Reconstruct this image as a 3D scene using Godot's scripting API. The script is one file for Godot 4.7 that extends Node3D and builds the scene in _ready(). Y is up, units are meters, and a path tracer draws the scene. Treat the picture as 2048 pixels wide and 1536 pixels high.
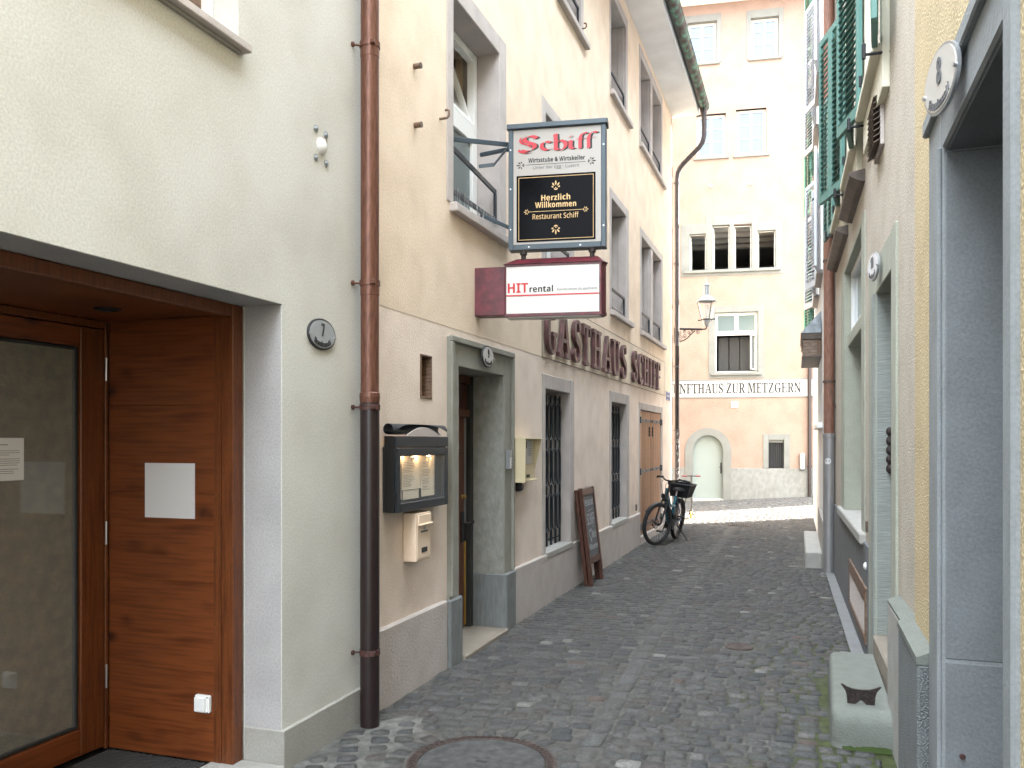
extends Node3D
# A narrow old-town lane: grey house and inn on the left, a guild house across the end, stucco houses on the right.
# y is up, the lane runs towards -z, metres.

const XL := -2.5436
var M := {}
var used := {}
var rng := RandomNumberGenerator.new()

# ------------------------------------------------------------------ mesh builder
class MB:
	var st := SurfaceTool.new()
	var t := Transform3D()
	var g := 4294967295
	var uv := false
	func _init() -> void:
		st.begin(Mesh.PRIMITIVE_TRIANGLES)
	func vtx(p: Vector3) -> void:
		st.set_smooth_group(g)
		st.add_vertex(t * p)
	func tri(a: Vector3, b: Vector3, c: Vector3, out: Vector3) -> void:
		var n := (a - c).cross(a - b)
		if n.dot(out) < 0.0:
			vtx(a); vtx(c); vtx(b)
		else:
			vtx(a); vtx(b); vtx(c)
	func quad(a: Vector3, b: Vector3, c: Vector3, d: Vector3, out: Vector3) -> void:
		tri(a, b, c, out)
		tri(a, c, d, out)
	# box between two corners, edges chamfered by b
	func box(lo: Vector3, hi: Vector3, b := 0.0) -> void:
		var c := (lo + hi) * 0.5
		var h := (hi - lo).abs() * 0.5
		b = minf(b, minf(h.x, minf(h.y, h.z)) * 0.45)
		for i in 3:
			var j := (i + 1) % 3
			var k := (i + 2) % 3
			for s in [-1.0, 1.0]:
				var o := Vector3.ZERO
				o[i] = s
				var q := []
				for e in [[-1, -1], [1, -1], [1, 1], [-1, 1]]:
					var p := Vector3.ZERO
					p[i] = s * h[i]
					p[j] = e[0] * (h[j] - b)
					p[k] = e[1] * (h[k] - b)
					q.append(c + p)
				quad(q[0], q[1], q[2], q[3], o)
				if b > 0.0:
					for s2 in [-1.0, 1.0]:
						var o2 := Vector3.ZERO
						o2[i] = s
						o2[j] = s2
						var r := []
						for e in [[0, -1], [0, 1], [1, 1], [1, -1]]:
							var p := Vector3.ZERO
							p[i] = s * (h[i] - (b if e[0] == 1 else 0.0))
							p[j] = s2 * (h[j] - (b if e[0] == 0 else 0.0))
							p[k] = e[1] * (h[k] - b)
							r.append(c + p)
						quad(r[0], r[1], r[2], r[3], o2)
		if b > 0.0:
			for sx in [-1.0, 1.0]:
				for sy in [-1.0, 1.0]:
					for sz in [-1.0, 1.0]:
						var s := Vector3(sx, sy, sz)
						tri(c + s * (h - Vector3(0, b, b)), c + s * (h - Vector3(b, 0, b)), c + s * (h - Vector3(b, b, 0)), s)
	func cbox(c: Vector3, size: Vector3, b := 0.0) -> void:
		box(c - size * 0.5, c + size * 0.5, b)
	# bar of rectangular section between two points
	func bar(a: Vector3, b: Vector3, w: float, d: float, side := Vector3.UP, bev := 0.0) -> void:
		var z := (b - a).normalized()
		if absf(z.dot(side)) > 0.99:
			side = Vector3.RIGHT
		var x := side.cross(z).normalized()
		var y := z.cross(x)
		var keep := t
		t = t * Transform3D(Basis(x, y, z), (a + b) * 0.5)
		cbox(Vector3.ZERO, Vector3(w, d, a.distance_to(b)), bev)
		t = keep
	func tube(pts: Array, r, n := 10, closed := false) -> void:
		var rings := []
		var up := Vector3.UP
		var m := pts.size()
		for i in m:
			var pa: Vector3 = pts[(i - 1 + m) % m] if closed or i > 0 else pts[i]
			var pb: Vector3 = pts[(i + 1) % m] if closed or i < m - 1 else pts[i]
			var d := (pb - pa).normalized()
			if absf(d.dot(up)) > 0.95:
				up = Vector3.RIGHT if absf(d.x) < 0.9 else Vector3.FORWARD
			var x := up.cross(d).normalized()
			var y := d.cross(x).normalized()
			up = y
			var rr: float = r if not r is Array else r[i]
			var ring := []
			for k in n:
				var a := TAU * k / n
				ring.append(pts[i] + (x * cos(a) + y * sin(a)) * rr)
			rings.append(ring)
		g = 0
		for i in (m if closed else m - 1):
			var A: Array = rings[i]
			var B: Array = rings[(i + 1) % m]
			var ca: Vector3 = pts[i]
			for k in n:
				var l := (k + 1) % n
				quad(A[k], A[l], B[l], B[k], (A[k] + A[l]) * 0.5 - ca)
		g = 4294967295
		if not closed:
			for e in [0, m - 1]:
				var o: Vector3 = pts[0] - pts[1] if e == 0 else pts[m - 1] - pts[m - 2]
				for k in n:
					tri(pts[e], rings[e][k], rings[e][(k + 1) % n], o)
	func cyl(a: Vector3, b: Vector3, r: float, n := 16, r2 := -1.0) -> void:
		tube([a, b], [r, r if r2 < 0.0 else r2], n)
	func ring(c: Vector3, x: Vector3, y: Vector3, R: float, r: float, n := 28, k := 8) -> void:
		var p := []
		for i in n:
			p.append(c + x * (cos(TAU * i / n) * R) + y * (sin(TAU * i / n) * R))
		tube(p, r, k, true)
	# surface of revolution about +y of the current transform: profile of Vector2(radius, y)
	func lathe(prof: Array, n := 24, smooth := true) -> void:
		for i in prof.size() - 1:
			var a: Vector2 = prof[i]
			var b: Vector2 = prof[i + 1]
			var d := b - a
			var side := Vector2(d.y, -d.x)
			g = (i % 8) if smooth else 4294967295
			for k in n:
				var p := TAU * k / n
				var q := TAU * (k + 1) / n
				var mid := (p + q) * 0.5
				quad(Vector3(cos(p) * a.x, a.y, sin(p) * a.x), Vector3(cos(q) * a.x, a.y, sin(q) * a.x), Vector3(cos(q) * b.x, b.y, sin(q) * b.x), Vector3(cos(p) * b.x, b.y, sin(p) * b.x), Vector3(cos(mid) * side.x, side.y, sin(mid) * side.x))
		g = 4294967295
	# polygon in the xy plane, from z0 to z1
	func prism(poly: PackedVector2Array, z0: float, z1: float) -> void:
		var ix := Geometry2D.triangulate_polygon(poly)
		for i in range(0, ix.size(), 3):
			var a := poly[ix[i]]; var b := poly[ix[i + 1]]; var c := poly[ix[i + 2]]
			tri(Vector3(a.x, a.y, z1), Vector3(b.x, b.y, z1), Vector3(c.x, c.y, z1), Vector3(0, 0, z1 - z0))
			tri(Vector3(a.x, a.y, z0), Vector3(b.x, b.y, z0), Vector3(c.x, c.y, z0), Vector3(0, 0, z0 - z1))
		var s := 1.0 if Geometry2D.is_polygon_clockwise(poly) else -1.0
		for i in poly.size():
			var a := poly[i]
			var b := poly[(i + 1) % poly.size()]
			var e := (b - a)
			quad(Vector3(a.x, a.y, z0), Vector3(b.x, b.y, z0), Vector3(b.x, b.y, z1), Vector3(a.x, a.y, z1), Vector3(-e.y, e.x, 0) * s)
	func done() -> ArrayMesh:
		st.generate_normals()
		return st.commit()

# ------------------------------------------------------------------ nodes
func numbered(called: String) -> String:
	used[called] = used.get(called, 0) + 1
	return called if used[called] == 1 else "%s_%03d" % [called, used[called] - 1]

func thing(called: String, label: String, category: String, at := Transform3D(), group := "") -> Node3D:
	var o := Node3D.new()
	o.name = numbered(called)
	add_child(o)
	o.transform = at
	o.set_meta("label", label)
	o.set_meta("category", category)
	if group: o.set_meta("group", group)
	return o

func part(parent: Node, called: String, mb, m: Material) -> MeshInstance3D:
	var o := MeshInstance3D.new()
	o.name = called
	o.mesh = mb.done() if mb is MB else mb
	o.material_override = m
	parent.add_child(o, true)
	return o

func sub(parent: Node, called: String) -> Node3D:
	var o := Node3D.new()
	o.name = called
	parent.add_child(o, true)
	return o

func structure(o: Node) -> void:
	o.set_meta("kind", "structure")

func stuff(o: Node) -> void:
	o.set_meta("kind", "stuff")

func bx(parent: Node, called: String, lo: Vector3, hi: Vector3, m: Material, b := 0.004) -> MeshInstance3D:
	var mb := MB.new()
	mb.box(lo, hi, b)
	return part(parent, called, mb, m)

var fonts := {}
func font(fam: String, bold: bool) -> Font:
	var k := fam + str(bold)
	if not fonts.has(k):
		var f := SystemFont.new()
		f.font_names = PackedStringArray([fam])
		f.font_weight = 700 if bold else 400
		fonts[k] = f
	return fonts[k]

# raised lettering: its box fitted to x0..x1 and y0..y1 in the parent's xy plane, back at z
func text(parent: Node, called: String, s: String, fam: String, bold: bool, x0: float, x1: float, y0: float, y1: float, z: float, depth: float, m: Material, cap := true) -> MeshInstance3D:
	var tm := TextMesh.new()
	tm.text = s
	tm.font = font(fam, bold)
	tm.font_size = 64
	tm.pixel_size = 0.01
	tm.depth = 0.1
	tm.curve_step = 2.0
	var a := tm.get_aabb()
	var o := MeshInstance3D.new()
	o.name = called
	o.mesh = tm
	o.material_override = m
	parent.add_child(o, true)
	var ch := (y1 - y0)
	var h := a.size.y
	var base := a.position.y
	if not cap:   # y0..y1 spans baseline to cap height: measured with a capital
		var tc := TextMesh.new()
		tc.text = "H"; tc.font = tm.font; tc.font_size = 64; tc.pixel_size = 0.01; tc.depth = 0.1
		var ac := tc.get_aabb()
		h = ac.size.y
		var tb := TextMesh.new()
		tb.text = s + "H"; tb.font = tm.font; tb.font_size = 64; tb.pixel_size = 0.01; tb.depth = 0.1
		base = ac.position.y
	var sx := (x1 - x0) / a.size.x
	var sy := ch / h
	o.transform = Transform3D(Basis.from_scale(Vector3(sx, sy, depth / 0.1)), Vector3(x0 - a.position.x * sx, y0 - base * sy, z + depth * 0.5))
	return o

# ------------------------------------------------------------------ materials
func lin(r: float, g: float, b: float, a := 1.0) -> Color:
	var c := Color(r, g, b).linear_to_srgb()
	c.a = a
	return c

func noise(freq: float, oct := 4, size := 512, kind := 0, lo := 0.0, hi := 1.0, sd := 1, stops := []) -> NoiseTexture2D:
	var n := FastNoiseLite.new()
	n.seed = sd
	n.noise_type = [FastNoiseLite.TYPE_SIMPLEX_SMOOTH, FastNoiseLite.TYPE_CELLULAR, FastNoiseLite.TYPE_VALUE, FastNoiseLite.TYPE_PERLIN][kind]
	n.frequency = freq
	n.fractal_type = FastNoiseLite.FRACTAL_FBM if oct > 1 else FastNoiseLite.FRACTAL_NONE
	n.fractal_octaves = oct
	if kind == 1:
		n.cellular_return_type = FastNoiseLite.RETURN_DISTANCE
	var t := NoiseTexture2D.new()
	t.width = size
	t.height = size
	t.seamless = true
	t.seamless_blend_skirt = 0.2
	t.noise = n
	var gr := Gradient.new()
	if stops.is_empty():
		gr.set_color(0, Color(lo, lo, lo)); gr.set_color(1, Color(hi, hi, hi))
	else:
		gr.offsets = PackedFloat32Array(stops.map(func(s): return s[0]))
		gr.colors = PackedColorArray(stops.map(func(s): return s[1]))
	t.color_ramp = gr
	return t

var N := {}
func surf(name: String, col: Color, rough := 0.85, metal := 0.0) -> StandardMaterial3D:
	var m := StandardMaterial3D.new()
	m.resource_name = name
	m.albedo_color = col
	m.roughness = rough
	m.metallic = metal
	M[name] = m
	return m

# colour with two layers of unevenness and a relief, laid on in world axes
func tex(name: String, col: Color, rough: float, big: String, bigscale: Vector3, fine: String, finescale: Vector3, bump := "", bump_cm := 0.0, metal := 0.0, world := true) -> StandardMaterial3D:
	var m := surf(name, col, rough, metal)
	# the fine layer shares its axes with the relief; the large one multiplies it
	m.albedo_texture = N[fine if fine else big]
	m.uv1_triplanar = true
	m.uv1_world_triplanar = world
	m.uv1_scale = finescale if fine else bigscale
	m.uv1_triplanar_sharpness = 8.0
	if fine and big:
		m.detail_enabled = true
		m.detail_albedo = N[big]
		m.detail_blend_mode = BaseMaterial3D.BLEND_MODE_MUL
		m.detail_uv_layer = BaseMaterial3D.DETAIL_UV_2
		m.uv2_triplanar = true
		m.uv2_world_triplanar = world
		m.uv2_scale = bigscale
		m.uv2_triplanar_sharpness = 8.0
	if bump:
		m.heightmap_enabled = true
		m.heightmap_texture = N[bump]
		m.heightmap_scale = bump_cm
	return m

func make_materials() -> void:
	# cloudy and fine unevenness (multiplied over the base colour) and reliefs
	N.cloud = noise(0.006, 5, 512, 0, 0.90, 1.0, 3)
	N.cloud2 = noise(0.012, 5, 512, 0, 0.62, 1.0, 9)
	N.speck = noise(0.09, 3, 512, 0, 0.72, 1.0, 5)
	N.speck_soft = noise(0.06, 4, 512, 0, 0.88, 1.0, 6)
	N.grain = noise(0.16, 2, 512, 0, 0.0, 1.0, 7)
	N.trowel = noise(0.035, 4, 512, 0, 0.0, 1.0, 8)
	N.pebble = noise(0.085, 1, 512, 1, 0.0, 1.0, 11)
	N.pebble_dark = noise(0.085, 1, 512, 1, 0.66, 1.0, 11)
	N.stain = noise(0.009, 4, 512, 0, 0, 1, 21, [[0.0, Color(0.935, 0.93, 0.92)], [0.40, Color(0.98, 0.975, 0.97)], [0.7, Color.WHITE], [1.0, Color.WHITE]])
	N.streak = noise(0.02, 4, 512, 0, 0.86, 1.0, 23)
	N.wood = noise(0.02, 5, 512, 0, 0, 1, 31, [[0.0, Color(0.62, 0.55, 0.50)], [0.38, Color(0.80, 0.74, 0.70)], [0.55, Color(0.92, 0.89, 0.86)], [1.0, Color.WHITE]])
	N.oak = noise(0.02, 5, 512, 0, 0, 1, 31, [[0.0, Color(0.66, 0.59, 0.55)], [0.45, Color(0.88, 0.85, 0.83)], [1.0, Color.WHITE]])
	N.wood_fine = noise(0.05, 3, 512, 0, 0.70, 1.0, 33)
	N.knot = noise(0.011, 2, 512, 1, 0, 1, 35, [[0.0, Color(0.22, 0.17, 0.14)], [0.06, Color(0.45, 0.38, 0.33)], [0.14, Color(0.80, 0.76, 0.73)], [0.26, Color(0.97, 0.96, 0.95)], [1.0, Color.WHITE]])
	N.patina = noise(0.007, 4, 512, 0, 0, 1, 41, [[0.0, Color(0.16, 0.12, 0.11)], [0.40, Color(0.42, 0.38, 0.36)], [0.56, Color(0.35, 0.55, 0.50)], [0.75, Color(0.50, 0.80, 0.70)], [1.0, Color(0.6, 0.9, 0.8)]])
	N.copper = noise(0.03, 5, 512, 0, 0, 1, 43, [[0.0, Color(0.64, 0.60, 0.59)], [0.5, Color(0.88, 0.86, 0.85)], [1.0, Color.WHITE]])
	N.rust = noise(0.02, 4, 256, 0, 0.45, 1.0, 45)
	N.stone = noise(0.03, 5, 512, 0, 0.68, 1.0, 47)
	N.comb = noise(0.10, 2, 256, 0, 0.0, 1.0, 49)
	var V := Vector3.ONE
	# left houses
	tex("grey_plaster", lin(0.645, 0.64, 0.59), 0.92, "stain", V * 0.3, "speck_soft", V * 2.2, "grain", 0.07)
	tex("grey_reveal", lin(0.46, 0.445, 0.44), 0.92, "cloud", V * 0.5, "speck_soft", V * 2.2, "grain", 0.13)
	tex("grey_plinth", lin(0.36, 0.35, 0.32), 0.85, "stain", V * 0.7, "speck_soft", V * 2.0, "trowel", 0.1)
	tex("cream_plaster", lin(0.85, 0.70, 0.545), 0.92, "stain", V * 0.45, "speck_soft", V * 2.0, "trowel", 0.11)
	tex("pale_plaster", lin(0.88, 0.75, 0.645), 0.92, "stain", V * 0.5, "speck_soft", V * 2.5, "trowel", 0.15)
	tex("cream_band", lin(0.84, 0.715, 0.565), 0.9, "cloud", V * 0.5, "speck_soft", V * 2.0, "trowel", 0.12)
	tex("warm_plinth", lin(0.55, 0.50, 0.465), 0.9, "stain", V * 0.6, "speck_soft", V * 1.8, "trowel", 0.2)
	tex("window_stone", lin(0.56, 0.505, 0.475), 0.9, "cloud", V * 0.8, "speck_soft", V * 3.0, "trowel", 0.08)
	tex("sandstone", lin(0.38, 0.375, 0.325), 0.9, "stain", V * 1.1, "speck", V * 3.2, "pebble", 0.45)
	tex("sandstone_smooth", lin(0.30, 0.30, 0.27), 0.9, "stain", V * 1.3, "streak", Vector3(1.5, 0.9, 1.5), "trowel", 0.35)
	tex("base_stone", lin(0.20, 0.215, 0.215), 0.85, "stain", V * 1.3, "streak", Vector3(3, 0.4, 3), "trowel", 0.3)
	tex("granite", lin(0.36, 0.31, 0.25), 0.85, "cloud", V * 1.0, "speck", V * 5.0, "pebble", 0.2)
	tex("soffit_white", lin(0.88, 0.89, 0.90), 0.8, "cloud", V * 0.3, "", V)
	# wood
	tex("oak_panel", lin(0.195, 0.055, 0.013), 0.42, "oak", Vector3(0.18, 3.4, 0.18), "knot", Vector3(0.42, 0.75, 0.42))
	tex("oak_upright", lin(0.225, 0.066, 0.016), 0.42, "oak", Vector3(3.6, 0.22, 3.6), "wood_fine", Vector3(9, 0.8, 9), "wood_fine", 0.02)
	tex("door_brown", lin(0.20, 0.060, 0.022), 0.35, "wood", Vector3(5, 0.4, 5), "wood_fine", Vector3(9, 0.8, 9), "wood_fine", 0.03)
	tex("plank_wood", lin(0.50, 0.255, 0.105), 0.6, "wood", Vector3(4.5, 0.25, 4.5), "wood_fine", Vector3(12, 0.6, 12), "wood_fine", 0.06)
	tex("plank_wood_pale", lin(0.56, 0.30, 0.135), 0.6, "wood", Vector3(5.5, 0.22, 5.5), "wood_fine", Vector3(11, 0.5, 11), "wood_fine", 0.06)
	tex("plank_wood_dark", lin(0.43, 0.215, 0.09), 0.62, "wood", Vector3(4.0, 0.3, 4.0), "wood_fine", Vector3(12, 0.6, 12), "wood_fine", 0.06)
	tex("board_wood", lin(0.13, 0.042, 0.022), 0.5, "wood", Vector3(6, 0.7, 6), "wood_fine", Vector3(9, 0.8, 9), "wood_fine", 0.03)
	tex("slat_wood", lin(0.30, 0.205, 0.15), 0.7, "wood", Vector3(0.8, 9, 0.8), "wood_fine", Vector3(2, 9, 2))
	# metals
	tex("copper_pipe", lin(0.21, 0.092, 0.06), 0.42, "copper", Vector3(4, 0.5, 4), "speck_soft", V * 3.0, "", 0.0, 0.35)
	tex("brown_pipe", lin(0.022, 0.012, 0.012), 0.38, "copper", Vector3(4, 0.6, 4), "", V)
	tex("clamp_red", lin(0.11, 0.040, 0.032), 0.6, "rust", V * 4.0, "", V)
	tex("patina_copper", lin(0.42, 0.42, 0.42), 0.45, "patina", Vector3(1.6, 0.8, 0.8), "", V, "", 0.0, 0.3)
	tex("end_pipe", lin(0.115, 0.105, 0.11), 0.5, "copper", Vector3(4, 0.5, 4), "", V, "", 0.0, 0.3)
	tex("rust_pipe", lin(0.285, 0.145, 0.10), 0.55, "copper", Vector3(4, 0.4, 4), "", V)
	tex("zinc_pipe", lin(0.34, 0.335, 0.335), 0.45, "cloud", Vector3(3, 0.4, 3), "", V, "", 0.0, 0.5)
	tex("cast_iron", lin(0.055, 0.030, 0.025), 0.55, "rust", V * 6.0, "speck", V * 8.0, "grain", 0.08)
	tex("rusty_ring", lin(0.125, 0.082, 0.068), 0.7, "rust", V * 5.0, "speck", V * 6.0, "grain", 0.1)
	surf("black_iron", lin(0.022, 0.023, 0.026), 0.5, 0.4)
	surf("anthracite", lin(0.026, 0.032, 0.040), 0.45, 0.3)
	surf("sign_frame", lin(0.055, 0.075, 0.090), 0.45, 0.3)
	surf("galvanised", lin(0.42, 0.44, 0.46), 0.38, 0.8)
	surf("steel", lin(0.52, 0.52, 0.53), 0.28, 0.9)
	surf("brass", lin(0.55, 0.38, 0.14), 0.3, 0.9)
	tex("maroon", lin(0.185, 0.020, 0.034), 0.42, "cloud2", V * 1.5, "speck_soft", V * 3.0)
	tex("letter_maroon", lin(0.16, 0.068, 0.070), 0.5, "cloud2", V * 1.3, "speck_soft", V * 3.0)
	# guild house and right side
	tex("salmon_plaster", lin(0.265, 0.190, 0.152), 0.93, "stain", V * 0.30, "speck_soft", V * 0.8, "trowel", 0.4)
	tex("guild_stone", lin(0.185, 0.19, 0.175), 0.9, "cloud", V * 0.5, "speck_soft", V * 2.0)
	tex("guild_plinth", lin(0.20, 0.205, 0.195), 0.9, "stain", V * 0.28, "streak", Vector3(0.6, 0.4, 0.6), "trowel", 0.2)
	surf("band_white", lin(0.31, 0.307, 0.30), 0.85)
	surf("letter_grey", lin(0.010, 0.011, 0.011), 0.8)
	surf("mint_door", lin(0.215, 0.25, 0.235), 0.7)
	tex("yellow_roughcast", lin(0.86, 0.69, 0.41), 0.95, "stain", V * 0.5, "pebble_dark", V * 2.2, "pebble", 0.30)
	tex("beige_roughcast", lin(0.78, 0.70, 0.585), 0.95, "stain", V * 0.5, "pebble_dark", V * 2.2, "pebble", 0.25)
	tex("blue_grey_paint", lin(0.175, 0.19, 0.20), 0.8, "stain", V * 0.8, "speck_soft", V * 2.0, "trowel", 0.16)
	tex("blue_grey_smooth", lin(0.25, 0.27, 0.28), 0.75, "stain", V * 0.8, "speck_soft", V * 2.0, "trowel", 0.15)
	tex("combed_stone", lin(0.335, 0.365, 0.345), 0.85, "stain", V * 0.8, "streak", Vector3(0.4, 5, 0.4), "comb", 0.5)
	tex("sage_stone", lin(0.42, 0.435, 0.36), 0.9, "cloud", V * 0.8, "speck_soft", V * 2.0, "trowel", 0.15)
	tex("dark_plinth", lin(0.155, 0.165, 0.175), 0.8, "stain", V * 0.6, "streak", Vector3(2, 0.3, 2), "trowel", 0.2)
	tex("concrete", lin(0.40, 0.395, 0.37), 0.9, "stain", V * 1.1, "speck_soft", V * 3.0, "trowel", 0.2)
	tex("rough_concrete", lin(0.26, 0.285, 0.29), 0.95, "stain", V * 0.9, "pebble_dark", V * 3.0, "pebble", 1.0)
	tex("step_stone", lin(0.165, 0.18, 0.16), 0.85, "stain", V * 1.6, "speck_soft", V * 3.5, "trowel", 0.25)
	tex("white_plaster", lin(0.82, 0.82, 0.81), 0.9, "cloud", V * 0.3, "", V, "trowel", 0.15)
	tex("cream_casing", lin(0.72, 0.69, 0.56), 0.7, "cloud", V * 0.5, "", V)
	tex("brown_flashing", lin(0.145, 0.105, 0.080), 0.55, "cloud2", V * 1.2, "", V)
	surf("green_shutter", lin(0.095, 0.215, 0.19), 0.55)
	surf("white_shutter", lin(0.55, 0.58, 0.62), 0.6)
	surf("far_green", lin(0.06, 0.20, 0.15), 0.55)
	tex("slate", lin(0.24, 0.275, 0.30), 0.6, "cloud2", V * 1.0, "", V)
	tex("weathered_slat", lin(0.40, 0.32, 0.26), 0.75, "wood", Vector3(0.8, 9, 0.8), "wood_fine", Vector3(2, 9, 2))
	surf("moss", lin(0.03, 0.05, 0.010), 1.0)
	tex("roof_tile", lin(0.26, 0.12, 0.075), 0.9, "cloud2", V * 1.5, "speck", V * 2.0)
	# paint, paper, plastic
	surf("white_frame", lin(0.76, 0.76, 0.74), 0.45)
	surf("cream_frame", lin(0.40, 0.395, 0.36), 0.5)
	surf("paper", lin(0.62, 0.61, 0.61), 0.8)
	surf("paper_warm", lin(0.70, 0.64, 0.53), 0.8)
	surf("ink", lin(0.03, 0.03, 0.032), 0.7)
	surf("ink_grey", lin(0.12, 0.12, 0.125), 0.7)
	surf("sign_grey", lin(0.35, 0.325, 0.295), 0.35)
	surf("sign_black", lin(0.004, 0.004, 0.005), 0.12)
	M.sign_black.metallic_specular = 0.12
	surf("sign_gold", lin(0.66, 0.44, 0.19), 0.4)
	surf("sign_red", lin(0.50, 0.008, 0.020), 0.4)
	surf("panel_white", lin(0.62, 0.605, 0.57), 0.3)
	surf("under_white", lin(0.62, 0.58, 0.52), 0.4)
	surf("plate_grey", lin(0.36, 0.38, 0.40), 0.35, 0.2)
	surf("plate_blue_white", lin(0.52, 0.50, 0.47), 0.4, 0.2)
	surf("cream_metal", lin(0.73, 0.58, 0.44), 0.45)
	surf("meter_cream", lin(0.62, 0.54, 0.35), 0.5)
	surf("white_plastic", lin(0.74, 0.74, 0.73), 0.4)
	surf("street_blue", lin(0.035, 0.05, 0.22), 0.4)
	surf("chalkboard", lin(0.085, 0.092, 0.098), 0.75)
	surf("chalk", lin(0.36, 0.37, 0.38), 0.95)
	surf("yellow_strip", lin(0.34, 0.205, 0.035), 0.5)
	surf("mesh_ochre", lin(0.30, 0.20, 0.035), 0.7)
	surf("dark_room", lin(0.03, 0.03, 0.03), 0.9)
	surf("inner_wall", lin(0.30, 0.29, 0.28), 0.9)
	tex("tan_paper", lin(0.165, 0.125, 0.052), 0.7, "cloud2", V * 1.6, "wood_fine", V * 3.0)
	surf("rubber", lin(0.016, 0.016, 0.017), 0.75)
	surf("bike_black", lin(0.018, 0.018, 0.020), 0.4, 0.2)
	surf("bike_teal", lin(0.012, 0.115, 0.165), 0.3, 0.3)
	surf("bike_blue", lin(0.09, 0.14, 0.25), 0.35, 0.3)
	surf("orange", lin(0.60, 0.27, 0.035), 0.5)
	surf("lamp_grey", lin(0.40, 0.43, 0.46), 0.4, 0.5)
	surf("mat_rib", lin(0.045, 0.045, 0.047), 0.85)
	surf("curtain", lin(0.62, 0.62, 0.60), 0.9)
	var g := surf("glass", lin(0.9, 0.95, 0.95, 0.06), 0.02)
	g.transparency = BaseMaterial3D.TRANSPARENCY_ALPHA
	g = surf("lamp_glass", lin(0.95, 0.93, 0.9, 0.12), 0.05)
	g.transparency = BaseMaterial3D.TRANSPARENCY_ALPHA
	g = surf("clear_glass", lin(0.9, 0.95, 0.95, 0.05), 0.02)
	g.transparency = BaseMaterial3D.TRANSPARENCY_ALPHA
	g.metallic_specular = 0.2
	surf("sky_pane", lin(0.42, 0.50, 0.58), 0.04, 0.65)
	surf("far_pane", lin(0.085, 0.115, 0.15), 0.05, 0.5)
	surf("dull_pane", lin(0.16, 0.20, 0.20), 0.06, 0.4)
	surf("green_pane", lin(0.08, 0.14, 0.13), 0.06, 0.4)
	var e := surf("led", lin(1.0, 0.75, 0.45), 0.5)
	e.emission_enabled = true
	e.emission = Color(1.0, 0.72, 0.42)
	e.emission_energy_multiplier = 0.25
	# paving
	tex("sett", Color.WHITE, 0.82, "stone", V * 2.2, "speck", V * 6.0, "trowel", 0.35)
	M.sett.vertex_color_use_as_albedo = true
	tex("joint", Color.WHITE, 0.95, "cloud2", V * 1.5, "speck", V * 5.0, "pebble", 0.5)
	M.joint.vertex_color_use_as_albedo = true
	tex("terrain", lin(0.09, 0.088, 0.085), 0.95, "cloud2", V * 0.3, "speck", V * 2.0)
	tex("cover_concrete", lin(0.135, 0.135, 0.135), 0.85, "cloud2", V * 2.0, "speck", V * 8.0, "pebble", 0.25)
	tex("smooth_strip", lin(0.19, 0.195, 0.20), 0.85, "stain", V * 1.0, "speck_soft", V * 3.0, "trowel", 0.2)

# ------------------------------------------------------------------ walls, windows
# Buildings are built in their own axes: x along the front (towards the right as one faces it), y up, z out of the wall.
# holes: [x0, x1, y0, y1, depth of the reveal]
func front(mb: MB, x0: float, x1: float, y0: float, y1: float, holes: Array, z := 0.0, back := -0.42) -> void:
	# where a dressed surround or a lining covers the edge of an opening (0.3), the wall stops short behind it
	holes = holes.map(func(h): return [h[0] - 0.02, h[1] + 0.02, h[2] - 0.02, h[3] + 0.02] if h[4] == 0.3 else h)
	var xs := [x0, x1]
	var ys := [y0, y1]
	for h in holes:
		for v in [h[0], h[1]]:
			if v > x0 and v < x1 and not xs.has(v): xs.append(v)
		for v in [h[2], h[3]]:
			if v > y0 and v < y1 and not ys.has(v): ys.append(v)
	xs.sort(); ys.sort()
	for i in xs.size() - 1:
		for j in ys.size() - 1:
			var c := Vector2((xs[i] + xs[i + 1]) * 0.5, (ys[j] + ys[j + 1]) * 0.5)
			var open := false
			for h in holes:
				if c.x > h[0] and c.x < h[1] and c.y > h[2] and c.y < h[3]:
					open = true
			if open: continue
			for s in [[z, 1.0], [back, -1.0]]:
				mb.quad(Vector3(xs[i], ys[j], s[0]), Vector3(xs[i + 1], ys[j], s[0]), Vector3(xs[i + 1], ys[j + 1], s[0]), Vector3(xs[i], ys[j + 1], s[0]), Vector3(0, 0, s[1]))
	for h in holes:
		rim(mb, h[0], h[1], h[2], h[3], z, back, -1.0)
	rim(mb, x0, x1, y0, y1, z, back, 1.0)

func rim(mb: MB, x0: float, x1: float, y0: float, y1: float, z: float, back: float, s: float) -> void:
	for x in [[x0, -s], [x1, s]]:
		mb.quad(Vector3(x[0], y0, z), Vector3(x[0], y1, z), Vector3(x[0], y1, back), Vector3(x[0], y0, back), Vector3(x[1], 0, 0))
	for y in [[y0, -s], [y1, s]]:
		mb.quad(Vector3(x0, y[0], z), Vector3(x1, y[0], z), Vector3(x1, y[0], back), Vector3(x0, y[0], back), Vector3(0, y[1], 0))

# rectangular frame (ring of four bars) between an outer and an inner rectangle
func frame4(mb: MB, x0: float, x1: float, y0: float, y1: float, w: float, z0: float, z1: float, wt := -1.0, wb := -1.0, b := 0.004) -> void:
	wt = w if wt < 0.0 else wt
	wb = w if wb < 0.0 else wb
	mb.box(Vector3(x0, y0, z0), Vector3(x0 + w, y1, z1), b)
	mb.box(Vector3(x1 - w, y0, z0), Vector3(x1, y1, z1), b)
	if wt > 0.0: mb.box(Vector3(x0 + w, y1 - wt, z0), Vector3(x1 - w, y1, z1), b)
	if wb > 0.0: mb.box(Vector3(x0 + w, y0, z0), Vector3(x1 - w, y0 + wb, z1), b)

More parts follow.
